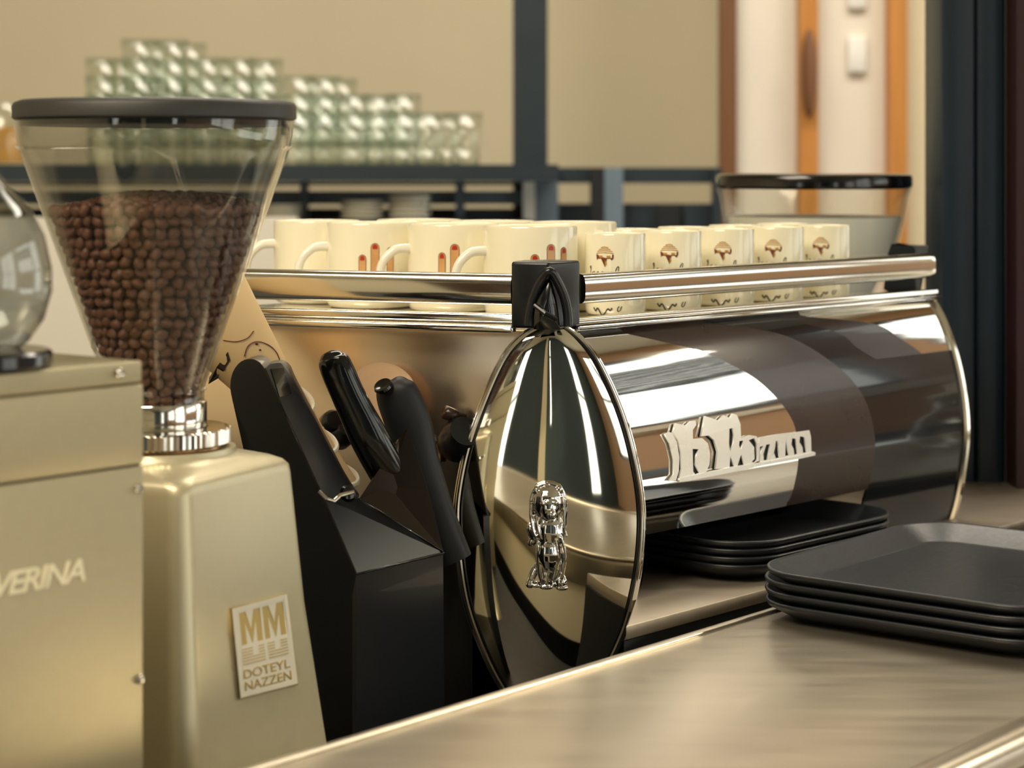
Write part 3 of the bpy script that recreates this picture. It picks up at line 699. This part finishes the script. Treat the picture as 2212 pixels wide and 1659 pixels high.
for iq, (px, d) in enumerate(((905, 2.13), (1062, 2.08), (1236, 2.045))):
    l = Vector(((px-CX)/F*d, d, cz)); n = plain_copy(msrc, l, 'cream mug in the rear row of mugs, %s from the left' % NUM[iq], 'second row of cream mugs on the machine')
# ------------------------------------------------------------------ bean grinder with big hopper
GD = 1.50; gx = (336-CX)/F*GD; gc = Vector((gx, GD, 0))
def gz(py, d=GD): return ZC-(py-HY)/F*d
PM = GD/F
gr = empty('coffee_grinder', (gx, GD, LZ), 'champagne coffee grinder with tall conical bean hopper, left of the machine', 'grinder')
def lz(name, prof, m, n=72, parent=gr, sh=40): return obj(name, lathe_bm([(r*PM, gz(y)) for r, y in prof], n, gc), m, parent, True, sh)
lz('hopper_lid', [(0, 214), (200, 215), (285, 218), (298, 223), (303, 231), (303, 256), (298, 260), (292, 260), (0, 258)], M_lid)
lz('lid_plug', [(286, 259), (286, 272), (0, 272)], M_blkm)
hop = lz('bean_hopper', [(297, 262), (295, 290), (288, 322), (280, 345), (108, 828), (104, 840), (104, 866)], M_glassh, 96, sh=60)
lz('hopper_inner_wall', [(291, 262), (289, 290), (282, 321), (274, 345), (103, 828), (99, 840), (99, 866)], M_glassh, 96, sh=60)
lz('hopper_rim_band', [(297, 317), (291, 321), (289, 324)], M_glass, 96)
lz('neck_bead', [(106, 836), (109, 839), (109, 842), (106, 845)], M_glass)
lz('collar', [(95, 864), (108, 866), (110, 869), (110, 925), (108, 929), (112, 932)], M_chrome2)
bm = bmesh.new()                                           # knurled adjusting ring
n = 150
R = []
for r, y in ((112, 921), (156, 922), (160, 925), (160, 953), (154, 957), (112, 957)):
    R.append([bm.verts.new(gc+Vector(((r+(2.2 if (i % 2 and 924 < y < 955) else 0))*PM*math.cos(2*math.pi*i/n), (r+(2.2 if (i % 2 and 924 < y < 955) else 0))*PM*math.sin(2*math.pi*i/n), gz(y)))) for i in range(n)])
for a, b in zip(R, R[1:]):
    for i in range(n): bm.faces.new((a[i], a[(i+1) % n], b[(i+1) % n], b[i]))
obj('knurled_ring', bm, M_chrome2, gr)
lz('grinding_chamber', [(150, 957), (152, 962), (148, 974), (140, 978)], M_bronze)
# body: rounded square that flares downwards
phi = math.radians(19.5)
near = Vector((math.sin(phi), -math.cos(phi), 0)); right = Vector((math.cos(phi), math.sin(phi), 0))
def rsq(r, rad, z, n=8):
    """rounded square ring, r = centre to (sharp) corner"""
    h = r/math.sqrt(2); e1 = (right+near).normalized(); e2 = (right-near).normalized(); out = []
    for k, (sx_, sy_) in enumerate(((1, 1), (-1, 1), (-1, -1), (1, -1))):
        c = gc+e1*(h-rad)*sx_+e2*(h-rad)*sy_; a0 = {0: 0, 1: 90, 2: 180, 3: 270}[k]
        for i in range(n+1):
            a = math.radians(a0+90*i/n); out.append(c+(e1*math.cos(a)+e2*math.sin(a))*rad+Z*z)
    return out
rings = []
for r, rad, y in ((.078, .050, 964), (.079, .050, 972), (.080, .047, 980), (.086, .036, 986), (.094, .022, 994), (.100, .016, 1003), (.1032, .0135, 1014), (.1045, .0135, 1030), (.116, .0165, 1320), (.134, .019, 1640), (.142, .02, 1760), (.155, .02, 1853)):
    rings.append(rsq(r, rad, gz(y)))
body = obj('grinder_body', loft_bm(rings), M_champ2, gr, True, 70)
# badge on the right-hand face of the body
fn_e = (right+near).normalized()
def face_pt(px, py, off):
    # iterate the distance so that the point lies on the flaring face
    d = 1.45
    for _ in range(30):
        p = P(px, py, d); y = HY+(ZC-p.z)/GD*F
        rr = interp([(1030, .1045), (1320, .116), (1640, .134), (1760, .142)], y)
        err = (p-gc).dot(fn_e)-(rr/math.sqrt(2)+off); d += err*(-1/fn_e.y if abs(fn_e.y) > .1 else 1)*.7
    return p
BQ = [(500, 1314), (621, 1281), (645, 1478), (519, 1510)]
def badge(u, v, off):
    a = Vector(BQ[0]).lerp(Vector(BQ[1]), u); b = Vector(BQ[3]).lerp(Vector(BQ[2]), u); c = a.lerp(b, v); return face_pt(c.x, c.y, off)
bd = empty('grinder_badge', (0, 0, 0), None, None); bd.parent = gr; bd.matrix_parent_inverse = gr.matrix_basis.inverted()
del bd
def badge_fill(name, splines, o0, o1, m, parent):
    me = fill2d([[(x, -y) for x, y in s] for s in splines], 1.0)
    return map_mesh(me, lambda x, y, z: badge(x, -y, o1 if z > 0 else o0), m, name, parent)
bp_ = badge_fill('badge_plate', [[(0, 0), (1, 0), (1, 1), (0, 1)]], -.0006, .0022, M_goldp, gr); bp_['label'] = 'white and gold maker badge'
badge_fill('badge_border', [[(.01, .01), (.99, .01), (.99, .99), (.01, .99)], [(.07, .055), (.93, .055), (.93, .945), (.07, .945)]], .0022, .0030, M_white, bp_)
def Mpoly(x0, x1, y0, y1):
    w_ = x1-x0; h_ = y1-y0
    return [(x0+w_*a, y0+h_*b) for a, b in ((0, 0), (.30, 0), (.50, .55), (.68, 0), (1, 0), (1, 1), (.74, 1), (.74, .35), (.52, 1), (.48, 1), (.24, .35), (.24, 1), (0, 1))]
badge_fill('badge_field', [[(.07, .055), (.93, .055), (.93, .945), (.07, .945)], Mpoly(.12, .49, .075, .43), Mpoly(.53, .90, .075, .43)], .0022, .0027, M_white, bp_)
for k in range(6):
    y = .475+.032*k
    for x0, x1 in (((.11, .30), (.40, .50), (.56, .68), (.78, .90)) if k < 3 else ((.11, .50), (.56, .90))):
        badge_fill('badge_line', [[(x0, y), (x1, y), (x1, y+.012), (x0, y+.012)]], .0026, .0031, M_goldp, bp_)
for s, y0, y1 in (('DOTEYL', .70, .80), ('NAZZEN', .83, .93)):
    me = text_mesh(s, 1, 0, .05, .01)
    xs = [v.co.x for v in me.vertices]; ys = [v.co.y for v in me.vertices]
    xa, xb, ya, yb = min(xs), max(xs), min(ys), max(ys)
    map_mesh(me, lambda x, y, z: badge(.10+.80*(x-xa)/(xb-xa), y1+(y0-y1)*(y-ya)/(yb-ya), .0031 if z > 0 else .0026), M_goldp, 'badge_lettering', bp_)
# beans
bmB = bmesh.new(); bmesh.ops.create_uvsphere(bmB, u_segments=10, v_segments=6, radius=1)
for v in bmB.verts:
    v.co.x *= .0052; v.co.y *= .0040; v.co.z *= .0033
    if v.co.z > .0020 and abs(v.co.y) < .0012: v.co.z -= .0010
me_b = bpy.data.meshes.new('coffee_bean'); bmB.to_mesh(me_b); bmB.free(); me_b.materials.append(M_bean)
for p in me_b.polygons: p.use_smooth = True
def Rin(y): return interp([(300, 289), (345, 272), (828, 101), (866, 97)], y)*PM
cand = []
y = 452.0
while y < 862:
    r = Rin(y)-.0056; circ = 2*math.pi*r; n = max(6, int(circ/.0088)); off = random.random()
    for i in range(n):
        a = 2*math.pi*(i+off)/n+random.uniform(-.02, .02)
        z = gz(y)+random.uniform(-.0012, .0012)
        hp = 0
        cand.append((gc+Vector((r*math.cos(a), r*math.sin(a), z)), Vector((math.cos(a), math.sin(a), .3))))
    y += 21.5
# heap top
topR = Rin(452)-.004
rr = 0
for q in range(150):
    rad = topR*math.sqrt((q+.5)/150)*.93; a = q*2.39996
    zt = gz(462)+.0115*(1-(rad/topR)**2)+.003*math.sin(3*a+1)*(rad/topR)
    cand.append((gc+Vector((rad*math.cos(a), rad*math.sin(a), zt+.002)), Vector((random.uniform(-.4, .4), random.uniform(-.4, .4), 1))))
cand.sort(key=lambda c: (c[0].y > GD+.012, c[0].y))
def orient(p, nv):
    q = nv.normalized().to_track_quat('Z', 'Y').to_matrix().to_4x4()
    return Matrix.Translation(p)@q@Matrix.Rotation(random.uniform(0, 6.28), 4, 'Z')@Matrix.Rotation(random.choice((0, math.pi, .6, -.5)), 4, 'X')
for p, nv in cand[:300]:
    o = bpy.data.objects.new('coffee_bean', me_b); COL.objects.link(o); o.matrix_world = orient(p, nv)
    tag(o, 'roasted brown coffee bean in the conical glass hopper', 'bean', 'coffee beans in the conical hopper')
bm = bmesh.new()
for p, nv in cand[300:]:
    bmesh.ops.create_uvsphere(bm, u_segments=8, v_segments=5, radius=1, matrix=orient(p, nv)@Matrix.Diagonal((.0052, .004, .0033, 1)))
o = obj('coffee_beans', bm, M_bean, None, True); tag(o, 'remaining roasted beans deeper in the conical glass hopper', 'beans', None, 'stuff')
bm = lathe_bm([(0, gz(452)+.004), (topR*.6, gz(455)), (topR-.012, gz(468))]+[(Rin(y)-.0075, gz(y)) for y in (480, 600, 828, 860)]+[(0, gz(862))], 48, gc)
o = obj('bean_fill', bm, M_beand, None, True); tag(o, 'dark mass of beans filling the core of the conical hopper', 'beans', None, 'stuff')
# ------------------------------------------------------------------ steel box grinder at left
bdm = 1.28
ub = nrm(4900-CX, F); vb = Vector((-ub.y, ub.x, 0)); nb = Vector((ub.y, -ub.x, 0))
be = P(311, 0, bdm); be.z = 0
def bz(py): return ZC-(py-HY)/F*bdm
sb_ = empty('steel_box_grinder', (be.x-.2, be.y, LZ), 'champagne metal box grinder cropped by the left edge', 'grinder')
LB = .42; WB = .16
def slab(name, z1, z0, ins_=0, m=M_champ, bev=.0016):
    c = be-ub*(LB/2)-nb*(WB/2)-ub*ins_
    return box(name, (c.x, c.y, (z0+z1)/2), ub*(LB/2), nb*(WB/2-ins_), (0, 0, (z1-z0)/2), m, sb_, bev, 3)
slab('lid_cover', bz(779), bz(826), .0006)
slab('lid_gap', bz(825), bz(831), .0035, M_blkm, .0001)
slab('upper_casing', bz(829), bz(1002))
slab('casing_gap', bz(1001), bz(1006), .002, M_blkm, .0001)
slab('lower_casing', bz(1005), ZC-.5)
def bface(px, py, off=0):
    """point on the front face of the box"""
    kx = (px-CX)/F; s = (kx*be.y-be.x)/(ub.x-kx*ub.y); p = be+ub*s; d = p.y
    return Vector((p.x, p.y, ZC-(py-HY)/F*d))+nb*off
for px, py in ((257, 806), (298, 1055), (300, 1467)):
    c = bface(px, py, 0)
    so = obj('screw', lathe_bm([(0, -.001), (.0030, 0), (.0030, .0012), (.0022, .0022), (0, .0025)], 16, c, axis=nb), M_chrome2, sb_, True)
    box('screw_slot', c+nb*.0024, ub*.0026, nb*.0003, (0, 0, .0004), M_blkm, so)
me = text_mesh('VERINA', 1, .28, .05, .012, .86)
xs = [v.co.x for v in me.vertices]; ys = [v.co.y for v in me.vertices]; xa, xb, ya, yb = min(xs), max(xs), min(ys), max(ys)
pA = bface(183, 1240); pB = bface(-12, 1270)
def ver(x, y, z):
    t = (x-xb)/(xb-xa); p = pA+ub*((pA-pB).length*t)
    p.z = bface(183, 1254).z+(y-ya)/(yb-ya)*.0135
    return p+nb*(.0006 if z > 0 else -.0003)
map_mesh(me, ver, mat('pale_lettering', (248, 240, 206), .5), 'raised_lettering', sb_)
# glass globe hopper on the box
gcx = Vector((P(-62, 0, 1.235).x, 1.235, 0))
# keep it over the box: centre measured from the edge line
q_ = 1.235/F
def gl(prof, name, m, n=64):
    return obj(name, lathe_bm([(r*q_, ZC-(y-HY)*q_) for r, y in prof], n, gcx), m, sb_, True)
gl([(60, 772), (95, 760), (125, 735), (155, 690), (171, 630), (170, 580), (155, 510), (125, 450), (80, 400), (30, 340), (30, 300)], 'glass_globe', glassmat('globe_glass', (222, 226, 226), base=.07, k=1.6, rough=.04))
gl([(56, 770), (91, 757), (120, 733), (149, 690), (165, 630), (164, 580), (149, 510), (120, 453), (76, 404), (26, 343)], 'globe_inner_wall', M_glassh)
gl([(60, 752), (165, 756), (172, 762), (172, 785), (165, 792), (60, 794)], 'globe_collar', M_blkg)
# ------------------------------------------------------------------ knock box with black handles
kb = empty('knock_box', (P(800, 0, 1.66).x, 1.66, LZ), 'black glossy knock box with sloping chute between grinder and oval mirror', 'knock box')
def planar(anchors, pts):
    a, b, c = [P(*q) for q in anchors]; n = (b-a).cross(c-a); o_ = Vector((0, 0, ZC)); out = []
    for x, y in pts:
        v = P(x, y, 1.0)-o_; out.append(o_+v*((a-o_).dot(n)/v.dot(n)))
    return out
def bev(o, w_=.0016):
    m = o.modifiers.new('edge', 'BEVEL'); m.width = w_; m.segments = 3; m.limit_method = 'ANGLE'; m.angle_limit = math.radians(35)
    for p in o.data.polygons: p.use_smooth = True
    o.modifiers.new('wn', 'WEIGHTED_NORMAL'); return o
def hp_(lst): return [P(x, y, d) for x, y, d in lst]
sideA = [(500, 808, 1.672), (572, 795, 1.630), (770, 1240, 1.600)]
bev(obj('chute_side', plate_bm(planar(sideA, smooth_tab([(503, 870), (497, 835), (503, 803), (520, 781), (542, 775), (560, 782), (572, 797)], 3)+[(700, 1080), (770, 1240), (770, 1700), (690, 1700), (640, 1180)]), Vector((.004, .03, 0))), M_blk, kb))
frontA = [(572, 797, 1.630), (700, 1080, 1.6108), (775, 1078, 1.672)]
bev(obj('chute_front', plate_bm(planar(frontA, [(572, 797)]+smooth_tab([(584, 785), (606, 783), (624, 795), (636, 822), (700, 945), (742, 1028), (775, 1078)], 3)+[(702, 1082)]), Vector((-.001, .022, 0))), M_blk, kb))
box_top = obj('box_top', plate_bm(hp_([(698, 1074, 1.612), (776, 1076, 1.675), (957, 1193, 1.695), (771, 1240, 1.60)]), Vector((0, .004, -.004))), mat('box_lid_black', (12, 16, 18), .3, spec=.15, noise=4), kb)
obj('box_front', plate_bm(hp_([(770, 1240, 1.600), (957, 1194, 1.697), (962, 1700, 1.697), (770, 1700, 1.600)]), Vector((-.004, .012, 0))), M_blk, kb)
obj('edge_bead', tube_bm(hp_([(572, 796, 1.629), (700, 1078, 1.609), (770, 1240, 1.599)]), .0008, 6), M_blkg, kb, True)
obj('edge_bead', tube_bm(hp_([(771, 1240, 1.599), (958, 1194, 1.696)]), .0009, 6), M_blkg, kb, True)
obj('edge_bead', tube_bm(hp_([(776, 1077, 1.674), (957, 1192, 1.694)]), .0010, 6), M_blkg, kb, True)
obj('smoked_chute', plate_bm(hp_([(776, 1078, 1.69), (840, 1050, 1.705), (858, 950, 1.715), (880, 925, 1.715), (925, 1060, 1.71), (957, 1190, 1.70)]), Vector((.0, .004, 0))), M_smoke, kb)
# recessed thumb dimple on the first handle
obj('thumb_recess', plate_bm([p+Vector((.0003, -.0010, 0)) for p in planar(frontA, [(585, 796), (612, 794), (630, 850), (604, 858)])], Vector((0, .0008, 0))), M_blkg, kb)
def handle(axis, name_label, bumps=False, m=M_blkg, nm='portafilter'):
    """axis: (px,py,d,halfwidth px, squareness)"""
    rings = []; pts = [P(a[0], a[1], a[2]) for a in axis]
    tab = smooth_tab([tuple(a) for a in axis], 5)
    pr = [P(a[0], a[1], a[2]) for a in tab]
    for i, a in enumerate(tab):
        t = (pr[min(i+1, len(pr)-1)]-pr[max(i-1, 0)]).normalized(); s = t.cross(Vector((0, -1, 0))).normalized(); f = s.cross(t)
        hw = max(a[3], .6)/F*a[2]
        ring = []
        for q in range(20):
            an = 2*math.pi*q/20; c_, s_ = math.cos(an), math.sin(an); e = .72
            x = math.copysign(abs(c_)**e, c_); y_ = math.copysign(abs(s_)**e, s_)
            k_ = 1
            if bumps and x < 0 and False: k_ = 1
            ring.append(pr[i]+s*(hw*x*k_)+f*(hw*.75*y_))
        rings.append(ring)
    return obj('handle', loft_bm(rings), m, None, True, 50)
def portafilter(axis, label, head=None, m=M_blkg, extra=None):
    e = empty('portafilter', P(axis[-1][0], axis[-1][1], axis[-1][2]), label, 'portafilter', None)
    h = handle(axis, label, m=m); h.parent = e; h.matrix_parent_inverse = e.matrix_basis.inverted()
    if head:
        px, py, d, r = head
        obj('filter_basket', lathe_bm([(0, -.018), (r*.8, -.018), (r, -.012), (r, .004), (r*1.08, .006), (r*1.08, .012), (r*.9, .012), (r*.85, -.010), (0, -.012)], 36, P(px, py, d)), M_bronze, e, True)
    return e, h
portafilter([(716, 757, 1.712, 5), (717, 762, 1.712, 20), (720, 775, 1.712, 32), (728, 798, 1.71, 36), (760, 870, 1.71, 37), (800, 950, 1.712, 42), (838, 1020, 1.718, 40), (846, 1036, 1.719, 30)], 'rounded black portafilter handle standing in the knock box, middle one')
e3, h3 = portafilter([(846, 820, 1.765, 6), (848, 824, 1.765, 28), (852, 838, 1.765, 42), (862, 862, 1.765, 48), (884, 920, 1.765, 50), (900, 985, 1.763, 46), (925, 1060, 1.76, 42), (950, 1130, 1.76, 40), (985, 1210, 1.76, 36)], 'ridged dark portafilter handle leaning beside the oval mirror', m=M_blkm)
for k, (x, y, r) in enumerate(((888, 852, 25), (902, 880, 24), (910, 910, 22), (925, 945, 22))):
    bm = bmesh.new(); c = P(x, y, 1.768)
    bmesh.ops.create_uvsphere(bm, u_segments=16, v_segments=10, radius=1, matrix=Matrix.Translation(c)@Matrix.Rotation(.45, 4, 'Y')@Matrix.Diagonal((r*1.05/F*1.77, .010, r*.62/F*1.77, 1)))
    obj('finger_grip', bm, mat('grip_rubber', (36, 27, 25), .35, noise=40), e3, True)
obj('handle_end_cap', lathe_bm([(0, 0), (.0075, 0), (.0085, .002), (.0075, .004), (.004, .0035), (0, .002)], 24, P(830, 838, 1.752), axis=Vector((-.35, -.55, .75))), M_blkg, e3, True)
# small catch at the foot of the first handle
obj('chrome_catch', tube_bm(hp_([(690, 1062, 1.603), (706, 1078, 1.598), (722, 1082, 1.60), (735, 1070, 1.605), (764, 1062, 1.61)]), .0016, 8), M_chrome2, kb, True)
obj('pivot_boss', lathe_bm([(0, -.003), (.006, -.003), (.0068, 0), (.005, .003), (0, .004)], 20, P(752, 1066, 1.63), axis=Vector((.3, -.9, .3))), M_blkg, kb, True)
# ------------------------------------------------------------------ leaning paper cups with white rims
pcE = empty('paper_cup_stack', P(760, 1045, 1.79), 'leaning stack of tan printed paper cups with white rims, behind the hopper', 'cup stack')
ax0 = P(400, 600, 1.78); ax1 = P(748, 1052, 1.775); axd = (ax1-ax0)
ring_t = [0, .30, .60, .765, .93, 1.0]
def rad_at(t): return (interp([(0, 118), (.30, 84), (.5, 62), (.765, 40), (.93, 30), (1, 28)], t))/F*1.78
prev = 0
for k, (t0, t1) in enumerate(((0, .56), (.56, .765), (.765, .93), (.93, 1.02))):
    c = ax0+axd*t0; L = axd.length*(t1-t0)
    o = obj('paper_cup', lathe_bm([(0, 0), (rad_at(t0), 0), (rad_at((t0+t1)/2), L*.5), (rad_at(t1)*.97, L), (0, L)], 40, c, axis=axd), M_paper, pcE, True)
for t in (.56, .765, .93):
    c = ax0+axd*(t+.012); q = Vector((.30, -.33, .9)).to_track_quat('Z', 'Y').to_matrix(); r = rad_at(t)*1.25+.003
    obj('cup_rim', tube_bm([c+q@Vector((r*math.cos(a), r*math.sin(a), 0)) for a in [2*math.pi*i/40 for i in range(40)]], .0027, 8, closed=True), M_rim, pcE, True)
# printed bubble and banner on the biggest cup
def on_cup(px, py, off=.0006):
    best = None; dlo = 1.60
    ad = axd.normalized()
    dd = dlo
    while dd < 1.85:
        p = P(px, py, dd); t = (p-ax0).dot(ad)/axd.length; rr = (p-(ax0+ad*(p-ax0).dot(ad))).length
        if rr <= rad_at(max(0, min(1, t)))+off: return p
        dd += .0004
    return P(px, py, 1.775)
def printed(pts, r, m, nm, closed=False):
    pp = [on_cup(x, y) for x, y in smooth_tab(pts, 5)]
    return obj(nm, tube_bm(pp, r, 5), m, pcE)
printed([(528, 770), (536, 748), (555, 738), (580, 745), (598, 762), (608, 790), (610, 800)], .0005, M_pbr, 'bubble_print')
printed([(482, 735), (510, 738), (535, 730), (548, 715)], .0004, M_pbr, 'bubble_print')
printed([(553, 742), (554, 743), (556, 743)], .0010, M_pbr, 'dot_print'); printed([(561, 755), (562, 756), (563, 755)], .0009, M_pbr, 'dot_print')
bm = bmesh.new(); pl = [on_cup(x, y, .0008) for x, y in ((452, 815), (470, 790), (492, 760), (497, 778), (484, 800), (470, 818), (450, 830))]
plate_bm(pl, Vector((0, .0006, 0)), bm); obj('banner_print', bm, M_ink, pcE)
# second stack at the far left, behind hopper
pc2 = empty('white_cup_stack', P(230, 800, 1.80), 'pale paper cup with dark banner behind the left side of the hopper', 'cup')
a0 = P(170, 600, 1.72); a1 = P(300, 860, 1.72); ad2 = a1-a0
obj('paper_cup', lathe_bm([(0, -.004), (.008, -.003), (.0125, .002), (.016, .02), (.017, ad2.length*.6), (.015, ad2.length), (0, ad2.length)], 40, a0+Vector((.006, 0, 0)), axis=ad2), M_hand, pc2, True)
bm = bmesh.new(); plate_bm([P(x, y, 1.698) for x, y in ((203, 722), (214, 716), (218, 735), (210, 742), (206, 764), (196, 750), (197, 735))], Vector((0, .004, 0)), bm)
obj('banner_print', bm, M_ink, pc2)
# brown saucer seen behind handles
sd_ = obj('saucer', lathe_bm([(0, -.002), (.026, -.001), (.030, .001), (.031, .003), (.028, .002), (0, .001)], 48, P(824, 858, 1.815), axis=Vector((.1, -.9, .45))), mat('tan_saucer', (190, 156, 120), .35, noise=10), None, True)
tag(sd_, 'tan saucer with white rim propped between the black handles', 'saucer')
# ------------------------------------------------------------------ trays
def tray_mesh(lx, ly, rc=.052):
    def ring(off, z, n=10):
        hx, hy = lx/2+off, ly/2+off; r = max(rc+off, .01); out = []
        for k, (sx_, sy_) in enumerate(((1, 1), (-1, 1), (-1, -1), (1, -1))):
            for i in range(n+1):
                a = math.radians(90*k+90*i/n); out.append(Vector((sx_*(hx-r)+r*math.cos(a), sy_*(hy-r)+r*math.sin(a), z)))
        return out
    rg = [ring(-.026, .0), ring(-.023, .0005), ring(-.002, .0115), ring(-.0006, .0138), ring(0, .0150), ring(-.0006, .0165), ring(-.0022, .0168), ring(-.004, .0155), ring(-.0075, .0140), ring(-.0235, .0034), ring(-.0275, .0022)]
    bm = loft_bm(rg); bmesh.ops.recalc_face_normals(bm, faces=bm.faces)
    me = bpy.data.meshes.new('serving_tray'); bm.to_mesh(me); bm.free(); me.materials.append(M_tray)
    for p in me.polygons: p.use_smooth = len(p.vertices) < 5
    return me
ordn = {1: 'bottom', 2: 'second from bottom', 3: 'third from bottom', 4: 'top', 5: 'top'}
def tray_stack(cen_, ang, lx, ly, n, z0, dz, where, tilt=0):
    me = tray_mesh(lx, ly)
    for k in range(n):
        o = bpy.data.objects.new('serving_tray', me); COL.objects.link(o)
        o.location = (cen_.x+random.uniform(-.0008, .0008), cen_.y+random.uniform(-.0008, .0008), z0+dz*k); o.rotation_euler = (0, 0, ang+random.uniform(-.006, .006))
        nm = 'top' if k == n-1 else ordn[k+1]
        tag(o, 'black serving tray, %s of stack %s' % (nm, where), 'tray', 'trays '+where)
# rear stack on ledge
angu = math.atan2(UM.y, UM.x)
rs = Vector((.187, 2.030, 0))
tray_stack(rs, angu, .262, .30, 4, CZ+.0005, .0070, 'on the ledge, below the lettering')
fs = Vector((.392, 1.748, 0))
tray_stack(fs, math.radians(51), .31, .272, 4, CZ+.0005, .0085, 'on the counter at the right edge')
# ------------------------------------------------------------------ far grinder hopper
HD = 2.50; hx = (1757-CX)/F*HD; hc = Vector((hx, HD, 0)); Q = HD/F
fg = empty('far_coffee_grinder', (hx, HD, LZ), 'second coffee grinder behind the machine, wide clear hopper with black lid', 'grinder')
def fz(name, prof, m): return obj(name, lathe_bm([(r*Q, ZC-(y-HY)*Q) for r, y in prof], 64, hc), m, fg, True)
fz('hopper_lid', [(0, 374), (200, 375), (208, 378), (211, 384), (211, 402), (207, 407), (0, 408)], M_blkg)
fz('bean_hopper', [(209, 408), (203, 425), (196, 470), (178, 545), (120, 650), (60, 760)], M_glass)
fz('hopper_inner_wall', [(203, 408), (197, 425), (190, 470), (172, 545)], M_glass)
fz('frosted_insert', [(0, 467), (188, 467), (170, 545), (115, 650), (0, 700)], M_frost)
obj('far_grinder_body', lathe_bm([(0, 0), (.10, 0), (.10, .30), (.07, .33), (0, .33)], 4, Vector((hx, HD, LZ+.001))), M_champ2, fg)
# round glass jar added out of frame, to be mirrored in the dark band
jc = Vector((.80, 2.285, CZ+.0005))
gj = empty('added_glass_jar', jc, 'round clear glass jar added out of frame, seen only mirrored in the dark band', 'jar')
obj('added_jar_bowl', lathe_bm([(0, 0), (.034, .001), (.050, .010), (.070, .035), (.078, .065), (.073, .095), (.055, .118), (.040, .130), (.040, .150), (.044, .154)], 48, jc), glassmat('added_jar_clear', (232, 236, 236), base=.14, k=1.6), gj, True)
obj('added_jar_band', lathe_bm([(.041, .131), (.043, .133), (.043, .141), (.041, .143)], 48, jc), M_chrome2, gj, True)
obj('added_jar_stopper', lathe_bm([(0, .150), (.036, .150), (.046, .156), (.046, .165), (.020, .170), (.022, .185), (0, .190)], 48, jc), M_hand, gj, True)
